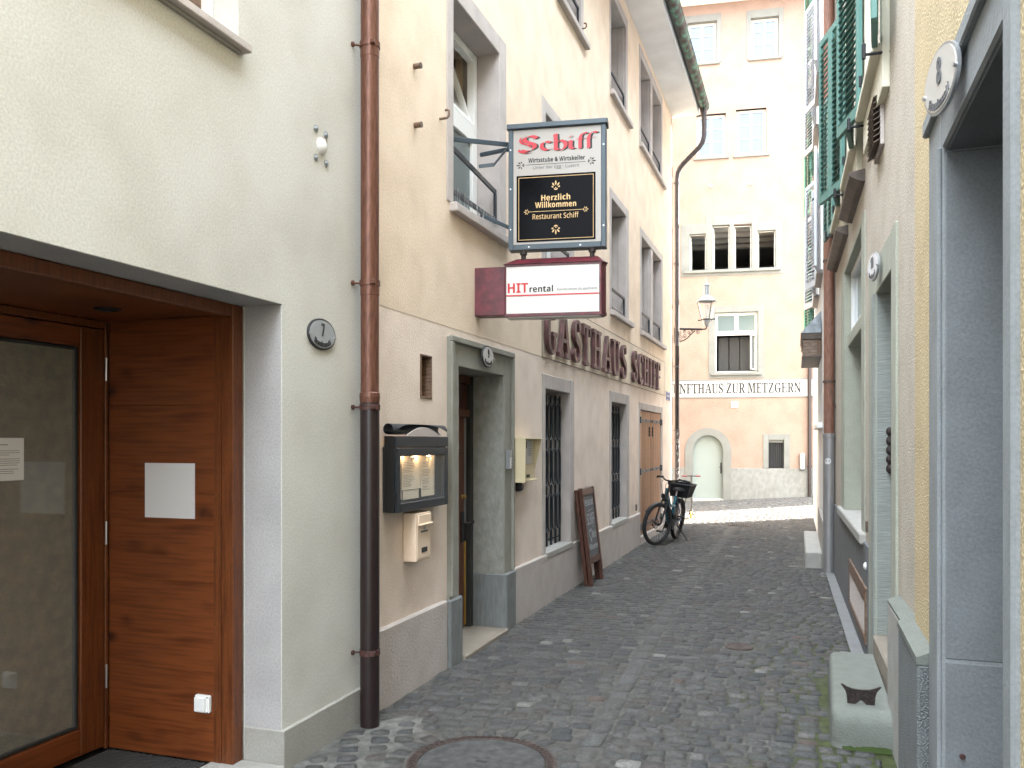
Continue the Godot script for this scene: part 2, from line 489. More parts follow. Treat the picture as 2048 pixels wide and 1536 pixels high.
# dressed surround standing proud round an opening, with its reveal lining
func surround(parent: Node, o: Array, out: Array, m: Material, proud := 0.012, deep := -0.3, sill := true, called := "surround") -> MeshInstance3D:
	var mb := MB.new()
	mb.box(Vector3(out[0], out[2], deep), Vector3(o[0], out[3], proud), 0.006)
	mb.box(Vector3(o[1], out[2], deep), Vector3(out[1], out[3], proud), 0.006)
	mb.box(Vector3(o[0], o[3], deep), Vector3(o[1], out[3], proud - 0.002), 0.006)
	if sill and o[2] > out[2]:
		mb.box(Vector3(o[0], out[2], deep), Vector3(o[1], o[2], proud - 0.002), 0.006)
	return part(parent, called, mb, m)

# wooden window: frame, sashes with panes. cols = number of lights, bars = heights (0..1) of glazing bars
func window(parent: Node, x0: float, x1: float, y0: float, y1: float, z: float, m: Material, pane: Material, cols := 2, bars := [], fw := 0.05, mw := 0.06) -> Node3D:
	var w := sub(parent, "window")
	var mb := MB.new()
	frame4(mb, x0, x1, y0, y1, fw, z - 0.06, z)
	part(w, "frame", mb, m)
	var cw := (x1 - x0 - 2.0 * fw) / cols
	for c in cols:
		var a := x0 + fw + cw * c
		mb = MB.new()
		var sw := mw * 0.62
		frame4(mb, a + 0.003, a + cw - 0.003, y0 + fw + 0.003, y1 - fw - 0.003, sw, z - 0.05, z + 0.012)
		for b in bars:
			var yb: float = y0 + fw + (y1 - y0 - 2.0 * fw) * b
			mb.box(Vector3(a + sw, yb - 0.012, z - 0.04), Vector3(a + cw - sw, yb + 0.012, z + 0.006), 0.003)
		part(w, "sash", mb, m)
		mb = MB.new()
		mb.box(Vector3(a + sw - 0.004, y0 + fw + sw - 0.004, z - 0.030), Vector3(a + cw - sw + 0.004, y1 - fw - sw + 0.004, z - 0.022))
		part(w, "pane", mb, pane)
	return w

# the rest of a house behind its front: side and back walls, storeys, roof
func body(parent: Node, x0: float, x1: float, deep: float, y1: float, ridge: float, m: Material, over := 0.5, side_from := -0.42) -> void:
	for x in [[x0, x0 + 0.3], [x1 - 0.3, x1]]:
		bx(parent, "side_wall", Vector3(x[0], -0.3, -deep), Vector3(x[1], y1, side_from - 0.002), m, 0.0)
	bx(parent, "back_wall", Vector3(x0 + 0.301, -0.3, -deep), Vector3(x1 - 0.301, y1, -deep + 0.3), M.inner_wall, 0.0)
	var y := 2.95
	while y < y1 - 1.0:
		bx(parent, "storey", Vector3(x0 + 0.302, y - 0.22, -deep + 0.302), Vector3(x1 - 0.302, y, side_from - 0.01), M.inner_wall, 0.0)
		y += 3.0
	var mb := MB.new()
	mb.t = Transform3D(Basis(Vector3(0, 0, 1), Vector3.UP, Vector3(-1, 0, 0)), Vector3(0, 0, 0))
	# profile in (z, y): a gabled roof with eaves over the front and the back
	var h := y1 + 0.02
	var rise := ridge - h
	var eave := over * rise / (deep * 0.5)
	mb.prism(PackedVector2Array([Vector2(over, h - eave * 0.0), Vector2(over, h + 0.16), Vector2(-deep * 0.5, ridge + 0.16), Vector2(-deep - over, h + 0.16), Vector2(-deep - over, h), Vector2(-deep * 0.5, ridge)]), -x1 - 0.15, -x0 + 0.15)
	part(parent, "roof", mb, M.roof_tile)

# louvered shutter standing open: hinge at (x, z), swung to angle a from the wall's +x
func shutter(parent: Node, x: float, z: float, y0: float, y1: float, w: float, ang: float, m: Material, leaves := 1) -> void:
	var s := sub(parent, "shutter")
	s.transform = Transform3D(Basis(Vector3.UP, ang), Vector3(x, 0, z))
	var mb := MB.new()
	var st := 0.055
	var lw := w / leaves
	for l in leaves:
		var a := lw * l
		frame4(mb, a + 0.003, a + lw - 0.003, y0, y1, st, -0.018, 0.018, 0.07, 0.09)
	part(s, "frame", mb, m)
	mb = MB.new()
	for l in leaves:
		var a := lw * l + st
		var y := y0 + 0.11
		while y < y1 - 0.09:
			mb.t = Transform3D(Basis(Vector3.RIGHT, -0.70), Vector3((a + lw * (l + 1) - st) * 0.5, y, 0))
			mb.cbox(Vector3.ZERO, Vector3(lw - 2.0 * st - 0.004, 0.008, 0.050))
			y += 0.056
	mb.t = Transform3D()
	stuff(part(s, "slats", mb, m))
	mb = MB.new()
	for y in [y0 + 0.25, y1 - 0.25]:
		mb.cyl(Vector3(0, y - 0.04, 0.0), Vector3(0, y + 0.04, 0.0), 0.012, 8)
		mb.box(Vector3(0, y - 0.015, 0.019), Vector3(w * 0.55, y + 0.015, 0.023))
	part(s, "hinge", mb, M.black_iron)

func P(x: float, y: float, z: float) -> Vector3:
	return Vector3(x, y, z)

# axes of a front: origin on the ground, x along it
func axes(o: Vector3, along: Vector3) -> Transform3D:
	along = along.normalized()
	return Transform3D(Basis(along, Vector3.UP, along.cross(Vector3.UP)), o)

var FL := axes(Vector3(XL, 0, 0), Vector3(0, 0, -1))
var FR := axes(Vector3(0.469, 0, -7.472), Vector3(0.0212, 0, 1))
var FY := axes(Vector3(0.508, 0, 0), Vector3(0, 0, 1))
var FW := axes(Vector3(0.2, 0, -19.7), Vector3(0.0077, 0, 1))
var FG := axes(Vector3(-2.333, 0, -26.91), Vector3(0.9925, 0, -0.122))

# oval enamel house plate in the xy plane of t
func oval_plate(label: String, t: Transform3D, rx: float, ry: float, num: String, street: String, face: Material, ink: Material, border: Material) -> void:
	var o := thing("house_number_plate", label, "house number", t, "oval house number plates")
	var mb := MB.new()
	var p := PackedVector2Array()
	var q := PackedVector2Array()
	for i in 40:
		var d := Vector2(cos(TAU * i / 40), sin(TAU * i / 40))
		p.append(d * Vector2(rx, ry))
		q.append(d * Vector2(rx - 0.010, ry - 0.010))
	mb.prism(p, 0.0, 0.012)
	part(o, "border", mb, border)
	mb = MB.new()
	mb.prism(q, 0.012, 0.0145)
	part(o, "face", mb, face)
	text(o, "number", num, "Droid Sans", true, -ry * 0.18 * num.length(), ry * 0.18 * num.length(), -ry * 0.12, ry * 0.68, 0.0145, 0.004, ink)
	# the street's name on an arc
	var n := street.length()
	for i in n:
		var a := deg_to_rad(lerpf(-140.0, -40.0, (i + 0.5) / n))
		var c := Vector2(cos(a) * (rx - 0.034), sin(a) * (ry - 0.032))
		var h := Node3D.new()
		h.name = "street_letter"
		o.add_child(h, true)
		var rot := atan2(ry * 0.9 * -cos(a) * -1.0, rx * -sin(a))
		h.transform = Transform3D(Basis(Vector3.BACK, rot * 0.55), Vector3(c.x, c.y, 0))
		var slim := 0.3 if street[i] in ["i", "l"] else 0.85
		text(h, "glyph", street[i], "Droid Sans", true, -0.011 * slim, 0.011 * slim, -0.014, 0.016 if street[i] in ["B", "d", "l", "i"] else 0.008, 0.0145, 0.003, ink)
	mb = MB.new()
	for s in [-1.0, 1.0]:
		mb.cyl(P(s * (rx - 0.012), -0.01, 0.012), P(s * (rx - 0.012), -0.01, 0.022), 0.008, 8)
	part(o, "screw", mb, M.steel)

# ------------------------------------------------------------------ the left side
func grey_house() -> void:
	var o := thing("grey_house", "grey plaster house with a recessed wooden entrance, nearest on the lane's inn side", "house", FL)
	var mb := MB.new()
	front(mb, -4.0, 4.70, -0.3, 6.5, [[0.2, 3.757, -0.31, 2.40, 0.25], [1.2, 3.40, 3.585, 5.2, 0.2]], 0.0, -0.36)
	part(o, "wall", mb, M.grey_plaster)
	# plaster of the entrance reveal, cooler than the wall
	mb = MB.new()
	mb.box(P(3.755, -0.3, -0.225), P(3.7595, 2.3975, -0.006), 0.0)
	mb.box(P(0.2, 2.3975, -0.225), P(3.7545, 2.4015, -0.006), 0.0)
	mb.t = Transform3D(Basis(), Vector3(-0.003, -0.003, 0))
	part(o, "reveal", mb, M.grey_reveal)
	body(o, -4.0, 4.70, 9.0, 6.5, 10.4, M.grey_plaster, 0.45, -0.36)
	bx(o, "plinth", P(3.745, -0.3, -0.224), P(4.70, 0.205, 0.018), M.grey_plinth, 0.006)
	bx(o, "plinth", P(-4.0, -0.3, -0.224), P(0.21, 0.205, 0.018), M.grey_plinth, 0.006)
	# entrance lined with oak-coloured boards
	var e := sub(o, "entrance")
	mb = MB.new()
	mb.box(P(3.66, -0.1, -0.30), P(3.742, 2.396, -0.228), 0.004)
	mb.box(P(0.25, 2.333, -0.30), P(3.66, 2.396, -0.228), 0.004)
	part(e, "casing", mb, M.oak_upright)
	var y := 0.03
	var k := 0
	while y < 2.34:   # the side lining: broad boards laid level
		var h := 0.4635
		bx(e, "lining_panel", P(3.66, y, -1.03), P(3.70, minf(y + h - 0.0015, 2.339), -0.301), M.oak_panel, 0.001)
		y += h
		k += 1
	bx(e, "lining_edge", P(3.6585, 0.03, -0.345), P(3.6597, 2.333, -0.301), M.oak_upright, 0.0)
	bx(e, "ceiling_board", P(0.25, 2.340, -1.03), P(3.66, 2.38, -0.301), M.oak_panel, 0.002)
	bx(e, "back_lining", P(0.21, 0.03, -1.03), P(0.25, 2.345, -0.301), M.oak_panel, 0.002)
	bx(e, "threshold", P(0.25, -0.05, -0.37), P(3.742, 0.032, 0.03), M.concrete, 0.006)
	bx(e, "floor", P(0.25, -0.1, -1.3), P(3.66, 0.0, -0.372), M.dark_room, 0.0)
	bx(e, "back_wall", P(0.21, -0.1, -1.6), P(3.9, 2.5, -1.5), M.dark_room, 0.0)
	mb = MB.new()
	mb.t = Transform3D(Basis(), P(3.27, 2.338, -0.66))
	mb.lathe([Vector2(0.062, 0.0), Vector2(0.062, -0.006), Vector2(0.045, -0.008), Vector2(0.040, -0.001), Vector2(0.0, 0.0)], 24)
	part(e, "downlight", mb, M.black_iron)
	# the glazed door
	var d := sub(o, "door")
	mb = MB.new()
	mb.box(P(3.635, 0.03, -1.11), P(3.659, 2.338, -1.031), 0.003)
	mb.box(P(0.5, 2.30, -1.11), P(3.634, 2.338, -1.031), 0.003)
	part(d, "jamb", mb, M.oak_upright)
	bx(d, "stile", P(3.475, 0.045, -1.105), P(3.63, 2.295, -1.036), M.oak_upright)
	bx(d, "stile", P(2.40, 0.045, -1.105), P(2.55, 2.295, -1.036), M.oak_upright)
	bx(d, "rail", P(2.551, 2.19, -1.104), P(3.474, 2.294, -1.037), M.oak_panel)
	bx(d, "rail", P(2.551, 0.046, -1.104), P(3.474, 0.185, -1.037), M.oak_panel)
	mb = MB.new()
	frame4(mb, 2.551, 3.474, 0.186, 2.189, 0.018, -1.09, -1.052)
	part(d, "gasket", mb, M.rubber)
	bx(d, "backing_sheet", P(2.56, 0.19, -1.085), P(3.465, 2.185, -1.076), M.tan_paper, 0.0)
	bx(d, "pane", P(2.569, 0.205, -1.066), P(3.456, 2.17, -1.060), M.glass, 0.0)
	for yh in [2.02, 1.135, 0.36]:
		mb = MB.new()
		mb.cyl(P(3.636, yh, -1.026), P(3.636, yh + 0.125, -1.026), 0.0065, 10)
		part(d, "hinge", mb, M.steel)
	# upper window with its metal sill
	bx(o, "sill", P(1.1, 3.545, -0.20), P(3.435, 3.583, 0.055), M.window_stone, 0.004)
	bx(o, "sill_batten", P(1.1, 3.530, -0.02), P(3.40, 3.543, 0.02), M.grey_plinth, 0.002)
	window(o, 1.2, 3.30, 3.585, 5.2, -0.13, M.slat_wood, M.sky_pane, 2, [], 0.06)
	bx(o, "window_reveal", P(3.30, 3.585, -0.3), P(3.397, 5.19, -0.14), M.white_plaster, 0.0)

func ribbed_mat() -> void:
	var o := thing("entrance_mat", "dark ribbed entrance mat in front of the glazed wooden door", "mat", FL * Transform3D(Basis(), P(0.3, 0, -1.02)))
	bx(o, "base", P(0, 0.001, 0), P(3.35, 0.012, 0.64), M.dark_room, 0.002)
	var mb := MB.new()
	for i in 28:
		mb.box(P(0.005, 0.012, 0.012 + i * 0.0225), P(3.345, 0.030, 0.024 + i * 0.0225), 0.003)
	stuff(part(o, "ribs", mb, M.mat_rib))
	var s := thing("cigarette_end", "pale cigarette end lying on the dark ribbed mat", "litter", FL * Transform3D(Basis(Vector3.UP, 0.7), P(3.32, 0.0355, -0.60)))
	mb = MB.new()
	mb.cyl(P(-0.02, 0, 0), P(0.02, 0, 0), 0.005, 8)
	part(s, "filter", mb, M.paper_warm)

func papers() -> void:
	var T := FL * axes(P(3.659, 0, -0.66), P(0, 0, 1))   # the side lining's face, seen from the entrance
	T = FL * Transform3D(Basis(P(0, 0, 1), Vector3.UP, P(-1, 0, 0)), P(3.6580, 0, 0))
	var o := thing("paper_sheet", "blank off-white paper sheet stuck on the brown wood lining", "paper", T)
	var mb := MB.new()
	mb.box(P(-0.785, 1.288, 0.0), P(-0.462, 1.578, 0.0022), 0.0)
	part(o, "sheet", mb, M.paper)
	o = thing("power_socket", "white square outdoor power socket low on the wood lining", "socket", T * Transform3D(Basis(), P(-0.40, 0.335, 0)))
	bx(o, "box", P(-0.046, -0.045, 0), P(0.046, 0.045, 0.03), M.white_plastic, 0.008)
	bx(o, "lid", P(-0.036, -0.036, 0.03), P(0.030, 0.037, 0.042), M.white_plastic, 0.006)
	mb = MB.new()
	for i in 4:
		mb.box(P(-0.026 + i * 0.009, -0.032, 0.042), P(-0.022 + i * 0.009, 0.033, 0.044))
	part(o, "ridge", mb, M.white_plastic)
	for s in [[-1, -1], [1, -1], [1, 1], [-1, 1]]:
		mb = MB.new()
		mb.cyl(P(s[0] * 0.039, s[1] * 0.039, 0.03), P(s[0] * 0.039, s[1] * 0.039, 0.033), 0.004, 8)
		part(o, "screw", mb, M.ink_grey)
	# printed notice on the door's glass
	o = thing("notice", "white printed notice taped on the door glass", "notice", FL * Transform3D(Basis(), P(2.94, 1.505, -1.059)))
	bx(o, "sheet", P(0, 0, 0), P(0.21, 0.205, 0.001), M.paper, 0.0)
	mb = MB.new()
	rng.seed = 5
	mb.box(P(0.05, 0.170, 0.001), P(0.122, 0.174, 0.0014))
	for i in 12:
		if i in [3, 8]: continue
		var w := rng.randf_range(0.09, 0.168) if i in [2, 7, 10, 11] else rng.randf_range(0.16, 0.17)
		mb.box(P(0.018, 0.142 - i * 0.0098, 0.001), P(0.018 + w, 0.1445 - i * 0.0098, 0.0014))
	part(o, "print", mb, M.ink_grey)

func wall_anchor() -> void:
	var o := thing("wall_anchor", "white dome cap between four steel bolts on the grey plaster", "wall anchor", FL * Transform3D(Basis(), P(4.131, 3.335, 0)))
	var mb := MB.new()
	mb.t = Transform3D(Basis(Vector3.RIGHT, PI / 2), Vector3.ZERO)
	mb.lathe([Vector2(0.046, 0.0), Vector2(0.046, 0.006), Vector2(0.040, 0.016), Vector2(0.026, 0.025), Vector2(0.010, 0.029), Vector2(0.0, 0.029)], 24)
	part(o, "dome", mb, M.white_plastic)
	for s in [P(-0.056, 0.080, 0), P(0.047, 0.079, 0), P(-0.056, -0.080, 0), P(0.051, -0.079, 0)]:
		mb = MB.new()
		mb.cyl(s, s + P(0, 0, 0.005), 0.020, 16)
		mb.cyl(s + P(0, 0, 0.005), s + P(0, 0, 0.012), 0.011, 6)
		mb.cyl(s + P(0, 0, 0.012), s + P(0, 0, 0.016), 0.006, 8)
		part(o, "bolt", mb, M.galvanised)

func front_downpipe() -> void:
	var o := thing("downpipe", "round brown downpipe between the grey house and the cream inn", "downpipe", Transform3D(Basis(), P(-2.452, 0, -4.525)), "rain downpipes")
	var mb := MB.new()
	mb.cyl(P(0, 1.94, 0), P(0, 6.5, 0), 0.0545, 24)
	part(o, "copper_pipe", mb, M.copper_pipe)
	mb = MB.new()
	mb.cyl(P(0, -0.02, 0), P(0, 1.93, 0), 0.0575, 24)
	part(o, "standpipe", mb, M.brown_pipe)
	mb = MB.new()
	mb.t = Transform3D(Basis(), Vector3.ZERO)
	mb.lathe([Vector2(0.0546, 1.985), Vector2(0.060, 1.980), Vector2(0.0615, 1.955), Vector2(0.0585, 1.925), Vector2(0.057, 1.92)], 24)
	part(o, "sleeve", mb, M.copper_pipe)
	for y in [2.60, 4.02]:
		mb = MB.new()
		mb.lathe([Vector2(0.0546, y + 0.04), Vector2(0.0565, y + 0.038), Vector2(0.0565, y - 0.038), Vector2(0.0546, y - 0.04)], 24)
		part(o, "sleeve", mb, M.copper_pipe)
	for y in [[2.635, M.copper_pipe], [1.895, M.clamp_red], [0.435, M.clamp_red], [4.055, M.copper_pipe]]:
		mb = MB.new()
		mb.lathe([Vector2(0.0575, y[0] + 0.017), Vector2(0.0615, y[0] + 0.016), Vector2(0.0615, y[0] - 0.016), Vector2(0.0575, y[0] - 0.017)], 24)
		mb.cbox(P(0.045, y[0], 0.048), P(0.026, 0.026, 0.024), 0.003)
		mb.cyl(P(-0.05, y[0], 0.02), P(-0.0918, y[0], 0.05), 0.006, 8)
		mb.cyl(P(-0.080, y[0], 0.05), P(-0.0918, y[0], 0.05), 0.015, 10)
		part(o, "clamp", mb, y[1])

func rail_guard(w: Node, x0: float, x1: float, y0: float, y1: float, z: float) -> void:
	var g := MB.new()
	g.box(P(x0, y1 - 0.02, z - 0.012), P(x1, y1 + 0.02, z + 0.012), 0.003)
	g.box(P(x0, y0 - 0.012, z - 0.012), P(x1, y0 + 0.012, z + 0.012), 0.003)
	for x in [x0 + 0.012, x1 - 0.012]:
		g.box(P(x - 0.012, y0 + 0.012, z - 0.012), P(x + 0.012, y1 - 0.02, z + 0.012), 0.003)
	part(w, "guard_rail", g, M.anthracite)

func inn_window(o: Node, x0: float, x1: float, y0: float, y1: float, lights: int, out: Array, sill: Array) -> Node3D:
	surround(o, [x0, x1, y0, y1], out, M.window_stone, 0.010, -0.34, false)
	bx(o, "sill", P(sill[0], y0 - 0.075, -0.34), P(sill[1], y0 - 0.002, 0.062), M.window_stone, 0.008)
	var lw := (x1 - x0 - 0.2 * (lights - 1)) / lights
	var w: Node3D
	for i in lights:
		var a := x0 + i * (lw + 0.2)
		if i > 0:
			bx(o, "mullion", P(a - 0.2, y0, -0.339), P(a, y1 - 0.001, 0.006), M.window_stone, 0.005)
		w = window(o, a + 0.005, a + lw - 0.005, y0 + 0.003, y1 - 0.005, -0.24, M.white_frame, M.dull_pane, 1, [0.68], 0.06)
		# folded shutter boards lining the reveal
		for s in [[a + 0.002, 1], [a + lw - 0.002, -1]]:
			for k in 2:
				bx(w, "shutter_board", P(s[0], y0 + 0.01, -0.215 + k * 0.095), P(s[0] + s[1] * 0.016, y1 - 0.012, -0.125 + k * 0.095), M.window_stone, 0.003)
		rail_guard(w, a + 0.02, a + lw - 0.02, y0 + 0.06, y0 + 0.32, -0.025)
	return w

func inn() -> void:
	var o := thing("inn", "cream plastered inn with grey plinth, green stone doorway and rows of stone-framed windows", "inn", FL)
	var holes := [[6.08, 7.13, 0.0, 2.27, 0.3], [5.43, 5.61, 2.0, 2.30, 0.1], [8.46, 9.45, 0.53, 2.235, 0.3], [11.66, 12.74, 0.53, 2.235, 0.3], [13.87, 16.03, 0.12, 2.2, 0.3],
		[6.0, 7.04, 3.51, 5.1, 0.3], [8.46, 9.50, 3.51, 5.1, 0.3], [11.65, 12.71, 3.51, 5.08, 0.3], [13.96, 16.03, 3.50, 5.07, 0.3],
		[8.95, 9.95, 6.57, 8.0, 0.3], [11.62, 12.68, 6.57, 7.93, 0.3], [13.87, 16.03, 6.57, 8.0, 0.3], [5.95, 7.0, 6.57, 8.0, 0.3]]
	var mb := MB.new()
	var up := holes.filter(func(h): return h[2] > 2.5)
	var low := holes.filter(func(h): return h[2] < 2.5)
	front(mb, 4.702, 17.45, 2.556, 8.3, up)
	part(o, "wall", mb, M.cream_plaster)
	mb = MB.new()
	front(mb, 4.702, 17.45, -0.3, 2.556, low, -0.002)
	part(o, "lower_wall", mb, M.pale_plaster)
	body(o, 4.702, 17.45, 9.0, 8.3, 15.2, M.cream_plaster, 0.498)
	bx(o, "soffit", P(4.71, 8.302, -0.3), P(17.58, 8.325, 0.50), M.soffit_white, 0.0)
	bx(o, "fascia", P(4.71, 8.300, 0.502), P(17.58, 8.50, 0.53), M.soffit_white, 0.003)
	for s in [[4.703, 5.852, 0.505], [7.382, 13.775, 0.515], [16.22, 17.452, 0.36]]:
		bx(o, "plinth", P(s[0], -0.3, -0.3), P(s[1], s[2], 0.028), M.warm_plinth, 0.012)
	bx(o, "plinth", P(13.778, -0.3, -0.3), P(16.218, 0.115, 0.027), M.warm_plinth, 0.008)
	# the band that carries the lettering
	bx(o, "sign_band", P(8.35, 2.556, -0.1), P(16.47, 3.195, 0.004), M.cream_band, 0.0)
	mb = MB.new()
	for y in [2.552, 3.196]:
		mb.box(P(8.345, y, -0.02), P(16.475, y + 0.006, 0.006))
	for x in [8.345, 16.469]:
		mb.box(P(x, 2.5585, -0.02), P(x + 0.006, 3.1955, 0.006))
	part(o, "border_line", mb, M.brown_flashing)
	inn_door(o)
	# small vent opening with an ochre grid
	mb = MB.new()
	frame4(mb, 5.425, 5.615, 1.995, 2.305, 0.012, -0.1, 0.006)
	part(o, "vent_frame", mb, M.slat_wood)
	bx(o, "vent_back", P(5.437, 2.007, -0.11), P(5.603, 2.293, -0.1), M.mesh_ochre, 0.0)
	mb = MB.new()
	for i in 13:
		mb.box(P(5.437 + i * 0.013, 2.007, -0.072), P(5.440 + i * 0.013, 2.293, -0.069))
	for i in 22:
		mb.box(P(5.437, 2.012 + i * 0.013, -0.069), P(5.603, 2.015 + i * 0.013, -0.066))
	stuff(part(o, "vent_mesh", mb, M.mesh_ochre))
	# ground-floor windows behind iron grilles
	for s in [[8.46, 9.45, 8.36, 9.62], [11.66, 12.74, 11.56, 12.92]]:
		surround(o, [s[0], s[1], 0.53, 2.235], [s[2], s[3], 0.516, 2.385], M.window_stone, 0.008, -0.36, false)
		bx(o, "sill", P(s[0] - 0.02, 0.47, -0.36), P(s[1] + 0.02, 0.532, 0.034), M.concrete, 0.006)
		window(o, s[0] + 0.003, s[1] - 0.003, 0.535, 2.23, -0.26, M.white_frame, M.dull_pane, 2, [0.34, 0.67], 0.05)
		grille(o, s[0] + 0.03, s[1] - 0.03, 0.54, 2.2, -0.105)
	stable_doors(o)
	# upper floors
	var w := sub(o, "window")
	surround(o, [6.0, 7.04, 3.51, 5.1], [5.885, 7.215, 3.505, 5.26], M.window_stone, 0.012, -0.34, false)
	bx(o, "sill", P(5.94, 3.435, -0.34), P(7.28, 3.506, 0.065), M.window_stone, 0.008)
	mb = MB.new()
	frame4(mb, 6.005, 7.035, 3.515, 5.095, 0.07, -0.27, -0.20)
	mb.box(P(6.075, 4.36, -0.27), P(6.965, 4.46, -0.20), 0.004)
	part(w, "frame", mb, M.white_frame)
	mb = MB.new()
	frame4(mb, 6.078, 6.962, 3.588, 4.357, 0.062, -0.25, -0.188)
	part(w, "sash", mb, M.white_frame)
	bx(w, "pane", P(6.136, 3.646, -0.225), P(6.904, 4.30, -0.217), M.dull_pane, 0.0)
	var hop := sub(o, "hopper_sash")
	hop.transform = Transform3D(Basis(Vector3.RIGHT, -0.32), P(0, 4.463, -0.235))
	mb = MB.new()
	frame4(mb, 6.08, 6.96, 0.0, 0.56, 0.055, -0.02, 0.025)
	part(hop, "frame", mb, M.white_frame)
	bx(hop, "pane", P(6.13, 0.05, -0.002), P(6.91, 0.51, 0.004), M.glass, 0.0)
	mb = MB.new()
	mb.tube([P(6.42, 5.02, -0.21), P(6.43, 4.9, -0.2), P(6.42, 4.78, -0.21)], 0.006, 6)
	part(w, "stay_chain", mb, M.black_iron)
	mb = MB.new()
	mb.bar(P(6.01, 3.955, -0.02), P(7.02, 3.875, -0.02), 0.018, 0.045, Vector3.UP, 0.003)
	mb.box(P(6.01, 3.60, -0.032), P(7.02, 3.64, -0.008), 0.003)
	mb.box(P(6.985, 3.64, -0.030), P(7.025, 3.86, -0.010), 0.003)
	mb.box(P(6.005, 3.64, -0.030), P(6.035, 3.93, -0.010), 0.003)
	part(w, "guard_rail", mb, M.anthracite)
	mb = MB.new()
	rng.seed = 17
	for i in 46:
		var a := P(5.98 + i * 0.026, 3.506, rng.randf_range(-0.02, 0.045))
		mb.cyl(a, a + P(rng.randf_range(-0.03, 0.03), 0.115, rng.randf_range(-0.02, 0.03)), 0.0011, 4)
	stuff(part(w, "pigeon_spikes", mb, M.galvanised))
	inn_window(o, 8.46, 9.50, 3.51, 5.1, 1, [8.34, 9.62, 3.505, 5.24], [8.38, 9.75])
	inn_window(o, 11.65, 12.71, 3.51, 5.08, 1, [11.56, 12.88, 3.505, 5.20], [11.58, 13.08])
	inn_window(o, 13.96, 16.03, 3.50, 5.07, 2, [13.85, 16.20, 3.495, 5.20], [13.87, 16.38])
	inn_window(o, 5.95, 7.0, 6.57, 8.0, 1, [5.84, 7.11, 6.565, 8.14], [5.86, 7.26])
	inn_window(o, 8.95, 9.95, 6.57, 8.0, 1, [8.84, 10.06, 6.565, 8.14], [8.86, 10.2])
	inn_window(o, 11.62, 12.68, 6.57, 7.93, 1, [11.56, 12.80, 6.565, 8.08], [11.58, 13.0])
	inn_window(o, 13.87, 16.03, 6.57, 8.0, 2, [13.78, 16.16, 6.565, 8.17], [13.80, 16.38])
	mb = MB.new()
	mb.box(P(13.48, 0.57, 0.0), P(13.56, 0.67, 0.012), 0.003)
	part(o, "vent_plate", mb, M.brown_pipe)

func grille(o: Node, x0: float, x1: float, y0: float, y1: float, z: float) -> void:
	var g := sub(o, "window_grille")
	var n := 6
	var mb: MB
	for i in n:
		var x := lerpf(x0 + 0.03, x1 - 0.03, i / (n - 1.0))
		mb = MB.new()
		mb.box(P(x - 0.011, y0, z - 0.011), P(x + 0.011, y1, z + 0.011), 0.003)
		part(g, "bar", mb, M.anthracite)
	for y in [2.02, 1.52, 1.02]:
		mb = MB.new()
		for i in n - 1:
			var a := lerpf(x0 + 0.03, x1 - 0.03, i / (n - 1.0)) + 0.014
			var b := lerpf(x0 + 0.03, x1 - 0.03, (i + 1) / (n - 1.0)) - 0.014
			var p := []
			var r := (b - a) * 0.5
			for k in 9:
				var t := PI * k / 8
				p.append(P((a + b) * 0.5 + cos(t) * r, y + sin(t) * r * 1.1, z + 0.012))
			for k in 9:
				var t := PI + PI * k / 8
				p.append(P((a + b) * 0.5 + cos(t) * r, y - 0.235 + sin(t) * r * 1.1, z + 0.012))
			mb.tube(p, 0.008, 6, true)
		part(g, "loop_row", mb, M.anthracite)
	for y in [y1 - 0.04, y0 + 0.06]:
		bx(g, "cross_bar", P(x0, y - 0.008, z - 0.024), P(x1, y + 0.008, z - 0.012), M.anthracite, 0.002)

func strap(d: Node, x0: float, s: float, y: float) -> void:
	var mb := MB.new()
	var z := -0.006
	mb.box(P(minf(x0 + s * 0.10, x0 + s * 1.04), y - 0.028, z), P(maxf(x0 + s * 0.10, x0 + s * 1.04), y + 0.028, z + 0.009), 0.003)
	mb.box(P(minf(x0, x0 + s * 0.11), y - 0.055, z), P(maxf(x0, x0 + s * 0.11), y + 0.055, z + 0.030), 0.008)
	for i in 3:
		var x := lerpf(x0 + s * 0.2, x0 + s * 0.98, i / 2.0)
		mb.cyl(P(x, y, z + 0.009), P(x, y, z + 0.018), 0.016, 8, 0.008)
	part(d, "strap_hinge", mb, M.anthracite)

func stable_doors(o: Node) -> void:
	surround(o, [13.87, 16.03, 0.12, 2.20], [13.77, 16.21, 0.118, 2.32], M.window_stone, 0.006, -0.36, false)
	for leaf in [[13.875, 14.945], [14.957, 16.025]]:
		var d := sub(o, "stable_door")
		var n := 4
		var w: float = (leaf[1] - leaf[0]) / n
		rng.seed = int(leaf[0] * 100)
		for i in n:
			bx(d, "plank", P(leaf[0] + w * i + 0.003, 0.135, -0.06), P(leaf[0] + w * (i + 1) - 0.003, 2.19 + rng.randf_range(-0.006, 0.004), -0.012 + rng.randf_range(-0.002, 0.003)), [M.plank_wood, M.plank_wood_pale, M.plank_wood_dark, M.plank_wood][(i + int(leaf[0])) % 4], 0.005)
		bx(d, "backing", P(leaf[0], 0.13, -0.09), P(leaf[1], 2.195, -0.062), M.board_wood, 0.0)
	# straps run to a block on the outer side of each leaf
	for y in [2.03, 1.18, 0.27]:
		strap(o.get_node("stable_door"), 13.83, 1.0, y)
		strap(o.get_node("stable_door2"), 16.07, -1.0, y)
	for x in [14.78, 15.12]:
		var mb := MB.new()
		for k in 3:
			mb.ring(P(x, 1.90 - k * 0.055, -0.004), Vector3.RIGHT, Vector3.UP, 0.026, 0.009, 14, 6)
		part(o, "iron_rosette", mb, M.black_iron)

